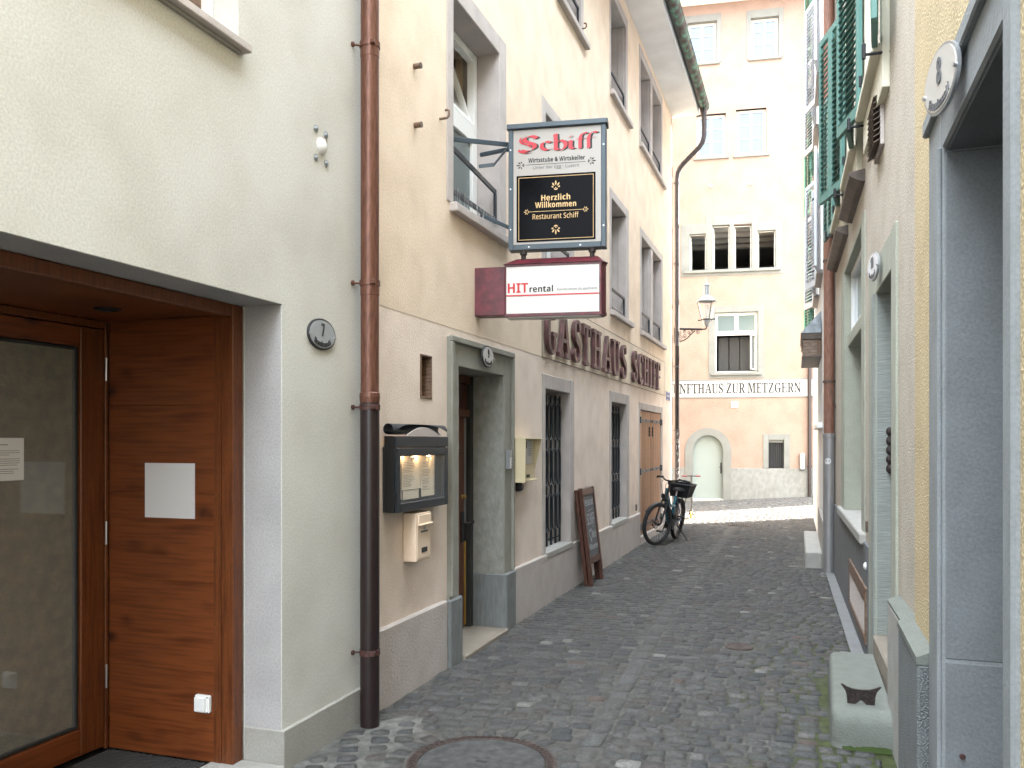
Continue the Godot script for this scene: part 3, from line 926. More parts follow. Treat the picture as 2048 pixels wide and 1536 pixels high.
func inn_door(o: Node) -> void:
	var m := MB.new()
	# moulded sandstone surround: outer fillet, sunk face
	m.box(P(5.90, 0.46, -0.30), P(6.08, 2.485, 0.022), 0.006)
	m.box(P(7.13, 0.46, -0.30), P(7.355, 2.485, 0.022), 0.006)
	m.box(P(6.08, 2.27, -0.30), P(7.13, 2.485, 0.020), 0.006)
	var s := part(o, "door_surround", m, M.sandstone)
	m = MB.new()
	m.box(P(5.895, 0.52, 0.018), P(5.945, 2.445, 0.046), 0.008)
	m.box(P(7.315, 0.52, 0.018), P(7.36, 2.445, 0.046), 0.008)
	m.box(P(5.895, 2.445, 0.018), P(7.36, 2.492, 0.048), 0.008)
	part(o, "surround_moulding", m, M.sandstone)
	m = MB.new()
	bx(o, "base_block", P(5.855, -0.2, -0.3), P(6.095, 0.50, 0.05), M.base_stone, 0.012)
	bx(o, "base_block", P(7.115, -0.2, -0.3), P(7.380, 0.51, 0.05), M.base_stone, 0.012)
	m = MB.new()
	m.box(P(7.122, 0.03, -0.31), P(7.131, 2.268, 0.012), 0.0)
	m.box(P(6.079, 0.03, -0.31), P(6.088, 2.268, 0.012), 0.0)
	part(o, "reveal", m, M.sandstone_smooth)
	bx(o, "door_step", P(6.096, -0.1, -0.40), P(7.114, 0.035, 0.07), M.granite, 0.012)
	var d := sub(o, "door")
	bx(d, "frame", P(7.05, 0.036, -0.36), P(7.12, 2.265, -0.27), M.dark_room, 0.003)
	bx(d, "head", P(6.09, 2.20, -0.36), P(7.05, 2.265, -0.27), M.door_brown, 0.003)
	bx(d, "transom", P(6.09, 1.90, -0.37), P(7.05, 1.97, -0.275), M.door_brown, 0.008)
	bx(d, "transom_panel", P(6.09, 1.971, -0.36), P(7.049, 2.199, -0.30), M.board_wood, 0.004)
	var mb := MB.new()
	mb.box(P(6.09, 0.05, -0.36), P(6.98, 1.898, -0.315), 0.004)
	part(d, "leaf", mb, M.door_brown)
	mb = MB.new()
	mb.box(P(6.84, 0.05, -0.3145), P(6.97, 1.895, -0.298), 0.006)
	mb.box(P(6.09, 0.05, -0.3145), P(6.22, 1.895, -0.298), 0.006)
	for y in [[1.77, 1.895], [0.78, 0.92], [0.05, 0.25]]:
		mb.box(P(6.22, y[0], -0.3145), P(6.84, y[1], -0.298), 0.006)
	part(d, "stiles_and_rails", mb, M.door_brown)
	mb = MB.new()
	mb.box(P(6.23, 1.60, -0.3145), P(6.86, 1.635, -0.262), 0.010)
	mb.box(P(6.24, 1.635, -0.3145), P(6.85, 1.66, -0.278), 0.008)
	part(d, "cornice", mb, M.door_brown)
	bx(d, "raised_panel", P(6.30, 0.32, -0.3145), P(6.78, 0.72, -0.304), M.board_wood, 0.006)
	bx(d, "glazed_panel", P(6.25, 0.98, -0.3145), P(6.80, 1.58, -0.308), M.sign_black, 0.003)
	bx(d, "edge_strip", P(6.985, 0.95, -0.335), P(7.025, 1.895, -0.30), M.galvanised, 0.002)
	bx(d, "kick_strip", P(6.985, 0.06, -0.335), P(7.020, 0.80, -0.30), M.yellow_strip, 0.002)
	mb = MB.new()
	mb.t = Transform3D(Basis(Vector3.RIGHT, PI / 2), P(6.925, 1.20, -0.298))
	mb.lathe([Vector2(0.022, 0), Vector2(0.022, 0.004), Vector2(0.010, 0.01), Vector2(0.012, 0.018), Vector2(0.020, 0.024), Vector2(0.018, 0.034), Vector2(0.0, 0.038)], 14)
	part(d, "lock_knob", mb, M.brass)
	mb = MB.new()
	mb.box(P(6.885, 0.80, -0.298), P(6.955, 1.07, -0.290), 0.003)
	part(d, "lock_plate", mb, M.black_iron)
	mb = MB.new()
	mb.tube([P(6.92, 0.97, -0.29), P(6.92, 0.97, -0.235), P(6.93, 0.972, -0.225), P(6.955, 0.98, -0.222)], 0.011, 8)
	mb.cyl(P(6.95, 0.979, -0.222), P(6.975, 0.981, -0.222), 0.018, 10, 0.021)
	part(d, "door_handle", mb, M.cast_iron)

func inn_fittings() -> void:
	var mb: MB
	# menu case
	var o := thing("menu_case", "black lit menu case with a rolled metal crest beside the brown downpipe", "menu case", FL * Transform3D(Basis(), P(4.86, 1.235, 0)))
	bx(o, "box", P(0, 0, 0.002), P(0.82, 0.42, 0.012), M.anthracite, 0.003)
	mb = MB.new()
	mb.box(P(0, 0, 0.012), P(0.018, 0.49, 0.085), 0.002)
	mb.box(P(0.802, 0, 0.012), P(0.82, 0.49, 0.085), 0.002)
	mb.box(P(0.018, 0, 0.012), P(0.802, 0.018, 0.085), 0.002)
	mb.box(P(0.018, 0.472, 0.012), P(0.802, 0.49, 0.085), 0.002)
	part(o, "side", mb, M.black_iron)
	mb = MB.new()
	frame4(mb, 0.0, 0.82, 0.0, 0.412, 0.055, 0.087, 0.104, 0.052, 0.058)
	part(o, "door", mb, M.anthracite)
	bx(o, "top_panel", P(0, 0.418, 0.086), P(0.82, 0.488, 0.104), M.anthracite, 0.003)
	bx(o, "pane", P(0.05, 0.05, 0.092), P(0.77, 0.37, 0.096), M.clear_glass, 0.0)
	mb = MB.new()
	for y in [0.06, 0.33]:
		mb.cyl(P(-0.006, y, 0.092), P(-0.006, y + 0.07, 0.092), 0.007, 8)
	part(o, "hinge", mb, M.black_iron)
	for s in [[0.065, 0.075, 0.165, 0.36], [0.170, 0.135, 0.465, 0.36], [0.475, 0.075, 0.690, 0.355], [0.190, 0.070, 0.430, 0.131]]:
		var sh := MB.new()
		var z: float = 0.050 if s[0] != 0.170 else 0.054
		sh.box(P(s[0], s[1], z), P(s[2], s[3], z + 0.002))
		var pg := part(o, "menu_page", sh, M.paper_warm)
		sh = MB.new()
		rng.seed = int(s[0] * 1000)
		var y: float = s[3] - 0.045
		while y > s[1] + 0.02:
			if rng.randf() > 0.15:
				sh.box(P(s[0] + 0.012, y, z + 0.002), P(s[0] + 0.012 + (s[2] - s[0] - 0.03) * rng.randf_range(0.3, 0.7), y + 0.0022, z + 0.0025))
				sh.box(P(s[2] - 0.028, y, z + 0.002), P(s[2] - 0.012, y + 0.0022, z + 0.0025))
			y -= 0.0105
		part(pg, "print", sh, M.ink_grey)
	for x in [0.315, 0.58]:
		mb = MB.new()
		mb.box(P(x - 0.045, 0.345, 0.056), P(x + 0.045, 0.362, 0.062), 0.002)
		mb.ring(P(x, 0.348, 0.062), Vector3.RIGHT, Vector3.UP, 0.024, 0.003, 14, 5)
		part(o, "paper_clip", mb, M.steel)
	bx(o, "lamp_strip", P(0.06, 0.378, 0.068), P(0.70, 0.384, 0.080), M.led, 0.0)
	for i in 3:
		var l := OmniLight3D.new()
		l.name = "menu_case_light"
		l.light_color = Color(1.0, 0.84, 0.64)
		l.light_energy = 0.0016
		l.light_size = 0.02
		l.omni_range = 4.0
		l.omni_attenuation = 2.0
		l.shadow_enabled = true
		add_child(l, true)
		l.position = FL * P(4.86 + 0.16 + i * 0.22, 1.235 + 0.366, 0.074)
	# the sheet-metal scroll on top
	mb = MB.new()
	for i in 30:
		var a := -0.02 + 0.86 * i / 30.0
		var b := -0.02 + 0.86 * (i + 1) / 30.0
		var q := []
		for x in [a, b]:
			var u: float = (x + 0.02) / 0.86
			var twist := sin(u * PI) * 1.9
			var row := []
			for k in 9:
				var an := -0.4 + TAU * 0.80 * k / 8.0 * (1.0 - 0.45 * sin(u * PI)) + twist
				row.append(P(x, 0.535 + sin(an) * 0.036, 0.05 + cos(an) * 0.036))
			q.append(row)
		mb.g = 0
		for k in 8:
			mb.quad(q[0][k], q[1][k], q[1][k + 1], q[0][k + 1], q[0][k] - P(a, 0.535, 0.05))
	part(o, "scroll_crest", mb, M.anthracite)
	mb = MB.new()
	var c := PackedVector2Array([Vector2(0.16, 0.492), Vector2(0.68, 0.492)])
	for i in 13:
		var u := i / 12.0
		c.append(Vector2(0.68 - 0.52 * u, 0.497 + sin(u * PI) * 0.055))
	mb.prism(c, 0.088, 0.096)
	part(o, "scroll_tongue", mb, M.window_stone)
	# letter box
	o = thing("letter_box", "cream metal letter box on the wall below the black menu case", "letter box", FL * Transform3D(Basis(), P(5.15, 0.885, 0)))
	bx(o, "box", P(0, 0, 0.002), P(0.225, 0.325, 0.10), M.cream_metal, 0.004)
	mb = MB.new()
	mb.box(P(0.02, 0.248, 0.10), P(0.215, 0.312, 0.112), 0.004)
	mb.box(P(0.02, 0.240, 0.10), P(0.215, 0.250, 0.128), 0.003)
	part(o, "flap", mb, M.cream_metal)
	bx(o, "door", P(0.012, 0.018, 0.10), P(0.215, 0.236, 0.1035), M.cream_metal, 0.001)
	mb = MB.new()
	mb.cyl(P(0.115, 0.218, 0.10), P(0.115, 0.218, 0.110), 0.011, 12)
	part(o, "lock", mb, M.steel)
	bx(o, "name_plate", P(0.065, 0.190, 0.1035), P(0.175, 0.202, 0.105), M.ink_grey, 0.0)
	bx(o, "slot_window", P(0.075, 0.055, 0.1035), P(0.165, 0.088, 0.106), M.ink, 0.001)
	# cream notice hood
	o = thing("notice_hood", "cream hooded metal box with a printed panel right of the stone doorway", "notice box", FL * Transform3D(Basis(), P(7.38, 1.31, 0)))
	mb = MB.new()
	mb.t = Transform3D(Basis(P(0, 0, 1), Vector3.UP, P(-1, 0, 0)), Vector3.ZERO)
	var side := PackedVector2Array([Vector2(0.002, 0.0), Vector2(0.135, 0.0), Vector2(0.14, 0.40), Vector2(0.002, 0.405)])
	mb.prism(side, -0.008, 0.0)
	part(o, "cheek", mb, M.meter_cream)
	mb = MB.new()
	mb.t = Transform3D(Basis(P(0, 0, 1), Vector3.UP, P(-1, 0, 0)), P(0.50, 0, 0))
	mb.prism(PackedVector2Array([Vector2(0.002, 0.02), Vector2(0.05, 0.02), Vector2(0.14, 0.40), Vector2(0.002, 0.405)]), -0.008, 0.0)
	part(o, "cheek", mb, M.meter_cream)
	bx(o, "roof", P(-0.004, 0.398, 0.002), P(0.51, 0.408, 0.145), M.meter_cream, 0.002)
	bx(o, "back", P(0.008, 0.0, 0.002), P(0.50, 0.398, 0.07), M.meter_cream, 0.002)
	bx(o, "base_tray", P(0.008, 0.0, 0.07), P(0.50, 0.016, 0.10), M.meter_cream, 0.002)
	bx(o, "printed_panel", P(0.03, 0.165, 0.07), P(0.40, 0.385, 0.072), M.paper, 0.0)
	mb = MB.new()
	mb.box(P(0.19, 0.31, 0.072), P(0.25, 0.375, 0.0735))
	for i in 9:
		mb.box(P(0.29, 0.372 - i * 0.016, 0.072), P(0.39, 0.376 - i * 0.016, 0.0733))
	mb.box(P(0.08, 0.33, 0.072), P(0.105, 0.352, 0.0735))
	part(o, "print", mb, M.ink_grey)
	bx(o, "red_line", P(0.03, 0.160, 0.07), P(0.44, 0.163, 0.0725), M.sign_red, 0.0)
	bx(o, "badge", P(0.05, 0.105, 0.07), P(0.16, 0.135, 0.073), M.galvanised, 0.001)
	bx(o, "slot", P(0.24, 0.035, 0.07), P(0.33, 0.064, 0.076), M.ink, 0.001)
	# bell plate, black socket
	o = thing("bell_plate", "small grey intercom with white bell plate on the right stone jamb", "intercom", FL * Transform3D(Basis(), P(7.165, 1.44, 0.023)))
	bx(o, "housing", P(0, 0, 0), P(0.075, 0.17, 0.035), M.galvanised, 0.004)
	bx(o, "name_strip", P(0.012, 0.01, 0.035), P(0.063, 0.10, 0.039), M.white_plastic, 0.002)
	for i in 3:
		bx(o, "button", P(0.044, 0.018 + i * 0.028, 0.039), P(0.057, 0.032 + i * 0.028, 0.043), M.ink_grey, 0.001)
	o = thing("black_socket", "small black round outdoor socket under the cream notice box", "socket", FL * Transform3D(Basis(), P(7.50, 1.26, 0)))
	bx(o, "box", P(0, -0.04, 0), P(0.07, 0.045, 0.045), M.black_iron, 0.008)
	mb = MB.new()
	mb.cyl(P(0.036, 0.0, 0.045), P(0.036, 0.0, 0.062), 0.032, 18, 0.026)
	part(o, "lid", mb, M.black_iron)
	# hooks and capped pipe ends in the wall
	for s in [[5.323, 4.275, "upper short capped pipe stub in the cream wall beside the brown downpipe"], [5.332, 3.872, "lower short capped pipe stub in the cream wall beside the brown downpipe"]]:
		o = thing("wall_stub", s[2], "pipe stub", FL * Transform3D(Basis(), P(s[0], s[1], 0)), "pipe stubs in the cream wall")
		mb = MB.new()
		mb.cyl(P(0, 0, 0), P(0, 0, 0.05), 0.019, 12)
		part(o, "stub", mb, M.slat_wood)
		mb = MB.new()
		mb.cyl(P(0, 0, 0.05), P(0, 0, 0.056), 0.021, 12)
		part(o, "cap", mb, M.brown_flashing)
	for s in [[5.76, 4.07, "bent iron hook left of the big white window"], [9.93, 6.64, "bent iron hook under the corner of the top-floor sill"]]:
		o = thing("wall_hook", s[2], "hook", FL * Transform3D(Basis(), P(s[0], s[1], 0)), "iron hooks in the cream wall")
		mb = MB.new()
		mb.tube([P(0, 0, 0), P(0, 0, 0.06), P(0, 0.015, 0.075), P(0, 0.05, 0.075), P(0, 0.06, 0.062), P(0, 0.058, 0.045)], 0.0095, 8)
		part(o, "hook", mb, M.slat_wood)
	# street name plate at the corner
	o = thing("street_name_sign", "small blue street name plate at the inn's far corner", "street sign", FL * Transform3D(Basis(), P(16.62, 2.48, 0.004)))
	bx(o, "plate", P(0, 0, 0), P(0.50, 0.17, 0.006), M.street_blue, 0.002)
	text(o, "lettering", "Brandgässli", "Droid Sans", true, 0.04, 0.46, 0.055, 0.115, 0.006, 0.002, M.paper)
	mb = MB.new()
	frame4(mb, 0.008, 0.492, 0.008, 0.162, 0.006, 0.005, 0.0075, -1.0, -1.0, 0.0)
	part(o, "border", mb, M.paper)

# GASTHAUS SCHIFF in raised letters
func inn_letters() -> void:
	var o := thing("wall_lettering", "raised maroon capitals reading GASTHAUS SCHIFF along the cream inn wall", "lettering", FL * Transform3D(Basis(), P(0, 0, 0.006)))
	var s := "GASTHAUSSCHIFF"
	var xs := [[8.36, 8.76], [8.80, 9.33], [9.42, 9.80], [9.86, 10.27], [10.36, 10.86], [10.96, 11.50], [11.49, 12.02], [12.14, 12.54], [13.02, 13.40], [13.46, 13.88], [13.91, 14.42], [14.47, 14.73], [14.80, 15.19], [15.25, 15.64]]
	for i in s.length():
		var y0 := 2.605
		var y1 := 3.095
		if s[i] in ["G", "S", "C", "U"]:
			y0 -= 0.008
		text(o, "letter", s[i], "Droid Serif", true, xs[i][0] + 0.015, xs[i][1] - 0.055, y0, y1, 0.012, 0.045, M.letter_maroon)
		var mb := MB.new()
		var c: float = (xs[i][0] + xs[i][1]) * 0.5
		for y in [y0 + 0.05, y1 - 0.05]:
			mb.cyl(P(c, y, 0.0), P(c, y, 0.013), 0.012, 6)
		part(o, "standoff", mb, M.brown_flashing)

# ------------------------------------------------------------------ the inn's eaves, the guild house, the right side
func gutter_and_end_pipe() -> void:
	var o := thing("eaves_gutter", "half-round patinated copper gutter along the inn's white eaves", "gutter", FL * Transform3D(Basis(), P(0, 8.44, 0.635)))
	var mb := MB.new()
	var n := 10
	for seg in 16:
		var a := 4.72 + seg * 0.80
		var b := a + 0.799
		for k in n:
			var p := PI + PI * k / n
			var q := PI + PI * (k + 1) / n
			for r in [[0.100, 1.0], [0.095, -1.0]]:
				mb.g = 0 if r[1] > 0 else 1
				mb.quad(P(a, sin(p) * r[0], cos(p) * r[0]), P(b, sin(p) * r[0], cos(p) * r[0]), P(b, sin(q) * r[0], cos(q) * r[0]), P(a, sin(q) * r[0], cos(q) * r[0]), P(0, sin(p), cos(p)) * r[1])
	mb.g = 4294967295
	for z in [0.1, -0.1]:
		mb.cyl(P(4.72, 0, z), P(17.52, 0, z), 0.010, 8)
	var cap := PackedVector2Array()
	for k in 13:
		cap.append(Vector2(cos(PI + PI * k / 12), sin(PI + PI * k / 12)) * 0.1)
	mb.t = Transform3D(Basis(P(0, 0, 1), Vector3.UP, P(-1, 0, 0)), Vector3.ZERO)
	mb.prism(cap, -17.523, -17.519)
	part(o, "trough", mb, M.patina_copper)
	for seg in 16:
		mb = MB.new()
		mb.t = Transform3D(Basis(), P(4.72 + seg * 0.80 + 0.79, 0, 0))
		for k in n:
			var p := PI + PI * k / n
			var q := PI + PI * (k + 1) / n
			mb.quad(P(-0.012, sin(p) * 0.104, cos(p) * 0.104), P(0.012, sin(p) * 0.104, cos(p) * 0.104), P(0.012, sin(q) * 0.104, cos(q) * 0.104), P(-0.012, sin(q) * 0.104, cos(q) * 0.104), P(0, sin(p), cos(p)))
		part(o, "joint", mb, M.patina_copper)
	o = thing("downpipe", "dark downpipe bending in from the gutter at the inn's far corner", "downpipe", Transform3D(Basis(), P(-2.455, 0, -17.53)), "rain downpipes")
	mb = MB.new()
	mb.tube([P(0.54, 8.37, 0.13), P(0.555, 8.2, 0.13), P(0.56, 7.95, 0.13), P(0.555, 7.80, 0.13), P(0.52, 7.68, 0.125), P(0.46, 7.60, 0.11), P(0.12, 7.32, 0.03), P(0.05, 7.24, 0.01), P(0.012, 7.15, 0.0), P(0, 7.02, 0), P(0, 6.0, 0)], [0.075, 0.055, 0.05, 0.05, 0.05, 0.05, 0.05, 0.05, 0.05, 0.05, 0.05], 14)
	part(o, "swan_neck", mb, M.end_pipe)
	mb = MB.new()
	mb.cyl(P(0, 3.6, 0), P(0, 6.02, 0), 0.049, 16)
	part(o, "upper_pipe", mb, M.end_pipe)
	mb = MB.new()
	mb.cyl(P(0, 1.9, 0), P(0, 3.62, 0), 0.0505, 16)
	part(o, "middle_pipe", mb, M.brown_pipe)
	mb = MB.new()
	mb.cyl(P(0, -0.05, 0), P(0, 1.92, 0), 0.054, 16)
	part(o, "standpipe", mb, M.end_pipe)
	for y in [6.95, 5.3, 3.2, 1.9, 0.7]:
		mb = MB.new()
		mb.cyl(P(0, y - 0.02, 0), P(0, y + 0.02, 0), 0.06, 16)
		mb.cyl(P(0, y, 0), P(-0.089, y, 0.04), 0.008, 8)
		part(o, "clamp", mb, M.end_pipe)
	# white scrawl on the standpipe
	rng.seed = 77
	for k in 9:
		mb = MB.new()
		var y := 0.75 + k * 0.135 + rng.randf_range(-0.02, 0.02)
		var pts := []
		for i in 6:
			var a := 0.4 + rng.randf_range(-0.6, 0.6)
			pts.append(P(sin(a) * 0.0555, y + rng.randf_range(-0.05, 0.05), cos(a) * 0.0555))
		mb.tube(pts, 0.004, 5)
		part(o, "scrawl", mb, M.paper)
	o = thing("wall_cable", "thin dark cable running down the inn's far corner", "cable", Transform3D(Basis(), P(XL + 0.012, 0, -17.40)))
	mb = MB.new()
	mb.tube([P(0.0, 8.2, 0.12), P(0, 8.0, 0.06), P(0.0, 7.9, 0.0), P(0, 5.5, 0), P(0.0, 2.0, 0.0)], 0.006, 6)
	part(o, "cable", mb, M.brown_flashing)

func lantern() -> void:
	var o := thing("street_lantern", "grey street lantern on a scrolled iron bracket at the inn's corner", "street lamp", Transform3D(Basis(), P(-2.46, 3.95, -17.60)))
	var mb := MB.new()
	mb.bar(P(-0.07, 0.035, 0), P(0.50, 0.0, 0), 0.022, 0.040, Vector3.UP, 0.004)
	mb.tube([P(0.48, 0.0, 0), P(0.56, 0.0, 0), P(0.585, 0.02, 0), P(0.59, 0.055, 0)], 0.014, 8)
	part(o, "bracket_arm", mb, M.black_iron)
	mb = MB.new()
	mb.tube([P(-0.07, -0.235, 0), P(0.03, -0.235, 0), P(0.12, -0.215, 0), P(0.20, -0.17, 0), P(0.27, -0.10, 0), P(0.36, -0.02, 0)], 0.012, 8)
	mb.box(P(-0.07, -0.26, -0.012), P(-0.05, 0.06, 0.012), 0.003)
	part(o, "brace", mb, M.black_iron)
	for s in [[0.06, -0.16, 0.055, 0.0], [0.05, -0.05, 0.042, 2.0], [0.15, -0.115, 0.042, 3.6], [0.15, -0.035, 0.034, 1.0], [0.235, -0.06, 0.034, 4.6], [0.42, -0.055, 0.042, 1.5], [0.30, -0.02, 0.022, 0.4]]:
		mb = MB.new()
		var pts := []
		for i in 22:
			var a: float = s[3] + i * 0.42
			var r: float = s[2] * (1.0 - i / 30.0)
			pts.append(P(s[0] + cos(a) * r, s[1] + sin(a) * r, 0))
		mb.tube(pts, 0.0065, 6)
		part(o, "scroll", mb, M.black_iron)
	var t := Transform3D(Basis(), P(0.59, 0.05, 0))
	mb = MB.new(); mb.t = t
	mb.lathe([Vector2(0.016, 0.0), Vector2(0.035, 0.012), Vector2(0.060, 0.045), Vector2(0.078, 0.09), Vector2(0.085, 0.135), Vector2(0.080, 0.135), Vector2(0.072, 0.09)], 20)
	part(o, "cup", mb, M.lamp_grey)
	mb = MB.new(); mb.t = t
	mb.ring(P(0, 0.142, 0), Vector3.RIGHT, Vector3.BACK, 0.105, 0.010)
	for a in [0.3, 0.3 + PI]:
		mb.cyl(P(cos(a) * 0.10, 0.142, sin(a) * 0.10), P(cos(a) * 0.165, 0.142, sin(a) * 0.165), 0.010, 8)
		mb.t = t * Transform3D(Basis(), P(cos(a) * 0.165, 0.142, sin(a) * 0.165))
		mb.lathe([Vector2(0, -0.02), Vector2(0.018, -0.01), Vector2(0.022, 0.0), Vector2(0.018, 0.012), Vector2(0, 0.02)], 10)
		mb.t = t
	part(o, "collar", mb, M.black_iron)
	mb = MB.new(); mb.t = t
	mb.lathe([Vector2(0.098, 0.15), Vector2(0.175, 0.50)], 28)
	part(o, "glass", mb, M.lamp_glass)
	for a in [0.9, 0.9 + TAU / 3, 0.9 + TAU * 2 / 3]:
		mb = MB.new(); mb.t = t
		mb.cyl(P(cos(a) * 0.103, 0.145, sin(a) * 0.103), P(cos(a) * 0.185, 0.50, sin(a) * 0.185), 0.006, 6)
		part(o, "stay", mb, M.black_iron)
	mb = MB.new(); mb.t = t
	mb.lathe([Vector2(0.0, 0.16), Vector2(0.035, 0.17), Vector2(0.040, 0.30), Vector2(0.02, 0.42), Vector2(0.0, 0.44)], 14)
	part(o, "burner", mb, M.white_plastic)
	mb = MB.new(); mb.t = t
	mb.lathe([Vector2(0.17, 0.512), Vector2(0.198, 0.505), Vector2(0.200, 0.525), Vector2(0.165, 0.545), Vector2(0.115, 0.60), Vector2(0.072, 0.625), Vector2(0.058, 0.64), Vector2(0.055, 0.83), Vector2(0.078, 0.842), Vector2(0.072, 0.856), Vector2(0.035, 0.885), Vector2(0.014, 0.90), Vector2(0.012, 0.912), Vector2(0.020, 0.925), Vector2(0.012, 0.938), Vector2(0.004, 0.95), Vector2(0.0, 1.01)], 28)
	part(o, "cap", mb, M.lamp_grey)

func guild_window(o: Node, op: Array, out: Array, m: Material, bars: Array, sill := 0.06) -> void:
	if out.size() > 0:
		surround(o, op, out, m, 0.015, -0.3, false)
	else:
		bx(o, "lintel_reveal", P(op[0] - 0.01, op[3], -0.2), P(op[1] + 0.01, op[3] + 0.02, -0.005), m, 0.0)
	if sill > 0.0:
		bx(o, "sill", P(op[0] - 0.09, op[2] - 0.075, -0.25), P(op[1] + 0.09, op[2] - 0.002, sill), M.guild_stone, 0.01)
	window(o, op[0] + 0.004, op[1] - 0.004, op[2] + 0.004, op[3] - 0.004, -0.12, M.cream_frame, M.far_pane, 2, bars, 0.055)

func guild_house() -> void:
	var o := thing("guild_house", "tall salmon guild house closing the lane, with an arched pale green door", "guild house", FG)
	var holes := [[-0.95, -0.015, -0.2, 1.87, 0.3], [1.318, 1.771, 0.85, 1.70, 0.3], [-0.27, 1.01, 3.77, 5.63, 0.3],
		[-1.041, -0.541, 6.95, 8.09, 0.3], [-0.345, 0.164, 6.95, 8.32, 0.3], [0.299, 0.818, 6.95, 8.30, 0.3], [0.995, 1.523, 6.95, 8.10, 0.3],
		[-0.83, 0.06, 10.45, 11.78, 0.2], [0.358, 1.26, 10.45, 11.85, 0.2], [-1.10, -0.22, 13.38, 14.66, 0.3], [0.803, 1.62, 13.38, 14.62, 0.3]]
	var mb := MB.new()
	front(mb, -8.0, 7.4, -0.6, 15.2, holes)
	part(o, "wall", mb, M.salmon_plaster)
	body(o, -8.0, 7.4, 9.0, 15.2, 19.0, M.salmon_plaster, 0.5)
	bx(o, "soffit", P(-8.0, 15.19, -0.3), P(7.4, 15.23, 0.55), M.soffit_white, 0.0)
	mb = MB.new()
	mb.tube([P(-8, 15.30, 0.62), P(7.4, 15.30, 0.62)], 0.09, 12)
	part(o, "gutter", mb, M.end_pipe)
	# plinth, broken by the doorway
	mb = MB.new()
	mb.box(P(-8.0, -0.6, -0.1), P(-1.15, 0.838, 0.012), 0.004)
	mb.box(P(0.15, -0.6, -0.1), P(7.4, 0.838, 0.012), 0.004)
	part(o, "plinth", mb, M.guild_plinth)
	# name band with painted letters
	var band := bx(o, "name_band", P(-1.95, 3.035, -0.1), P(6.0, 3.535, 0.010), M.band_white, 0.003)
	mb = MB.new()
	mb.box(P(-1.95, 3.536, -0.1), P(6.0, 3.575, 0.022), 0.006)
	mb.box(P(-1.95, 2.995, -0.1), P(6.0, 3.034, 0.022), 0.006)
	part(o, "band_moulding", mb, M.guild_stone)
	text(o, "band_lettering", "ZUNFTHAUS ZUR METZGERN", "Droid Serif", true, -1.72, 2.262, 3.135, 3.445, 0.010, 0.004, M.letter_grey)
	# arched doorway
	var cx := -0.4825
	var arch := PackedVector2Array()
	var inner := PackedVector2Array()
	for i in 25:
		var a := PI * i / 24.0
		arch.append(Vector2(cx + cos(a) * 0.70, 1.365 + sin(a) * 0.71))
		inner.append(Vector2(cx + cos(a) * 0.455, 1.365 + sin(a) * 0.49))
	for i in 24:
		mb = MB.new()
		mb.prism(PackedVector2Array([arch[i], arch[i + 1], inner[i + 1], inner[i]]), -0.30, 0.020)
		if i % 4 == 0:
			for j in range(1, 4):
				mb.prism(PackedVector2Array([arch[i + j], arch[i + j + 1], inner[i + j + 1], inner[i + j]]), -0.30, 0.020)
			part(o, "arch_stone", mb, M.guild_stone)
	for s in [[-0.70, -0.455], [0.455, 0.70]]:
		bx(o, "jamb", P(cx + s[0], -0.6, -0.30), P(cx + s[1], 1.364, 0.020), M.guild_stone, 0.004)
	var d := sub(o, "door")
	var leaf := PackedVector2Array([Vector2(cx + 0.46, -0.5)])
	for i in 17:
		var a := PI * i / 16.0
		leaf.append(Vector2(cx + cos(a) * 0.46, 1.365 + sin(a) * 0.495))
	leaf.append(Vector2(cx - 0.46, -0.5))
	mb = MB.new()
	mb.prism(leaf, -0.22, -0.18)
	part(d, "leaf", mb, M.mint_door)
	for k in 26:   # boards laid in a herringbone
		for s in [-1.0, 1.0]:
			var y := -1.0 + k * 0.125
			var q := PackedVector2Array([Vector2(cx + s * 0.004, y + 0.004), Vector2(cx + s * 0.50, y + 0.500), Vector2(cx + s * 0.50, y + 0.616), Vector2(cx + s * 0.004, y + 0.120)])
			q = PackedVector2Array([Vector2(cx + s * 0.004, y + 0.500), Vector2(cx + s * 0.50, y + 0.004), Vector2(cx + s * 0.50, y + 0.112), Vector2(cx + s * 0.004, y + 0.612)])
			for r in Geometry2D.intersect_polygons(q, leaf):
				mb = MB.new()
				mb.prism(r, -0.1795, -0.170)
				part(d, "board", mb, M.mint_door)
	mb = MB.new()
	mb.box(P(cx + 0.375, 0.66, -0.169), P(cx + 0.425, 1.0, -0.150), 0.01)
	mb.tube([P(cx + 0.40, 0.86, -0.15), P(cx + 0.40, 0.86, -0.10), P(cx + 0.33, 0.86, -0.10)], 0.010, 8)
	part(d, "handle", mb, M.black_iron)
	bx(o, "door_step", P(cx - 0.46, -0.6, -0.18), P(cx + 0.46, -0.12, 0.05), M.concrete, 0.006)
	# small barred window
	surround(o, [1.318, 1.771, 0.85, 1.70], [1.157, 1.945, 0.842, 1.883], M.guild_stone, 0.02, -0.3, false)
	var g := sub(o, "cellar_grille")
	for i in 8:
		bx(g, "bar", P(1.335 + i * 0.056, 0.855, -0.16), P(1.365 + i * 0.056, 1.62, -0.13), M.black_iron, 0.004)
	bx(g, "backing", P(1.32, 0.851, -0.25), P(1.77, 1.69, -0.20), M.dark_room, 0.0)
	bx(g, "head", P(1.32, 1.62, -0.17), P(1.77, 1.695, -0.05), M.guild_stone, 0.004)
	# window with an open lower sash
	surround(o, [-0.27, 1.01, 3.77, 5.63], [-0.466, 1.185, 3.60, 5.82], M.guild_stone, 0.018, -0.3, true)
	bx(o, "sill", P(-0.40, 3.69, -0.05), P(1.12, 3.765, 0.09), M.guild_stone, 0.01)
	var w := sub(o, "window")
	mb = MB.new()
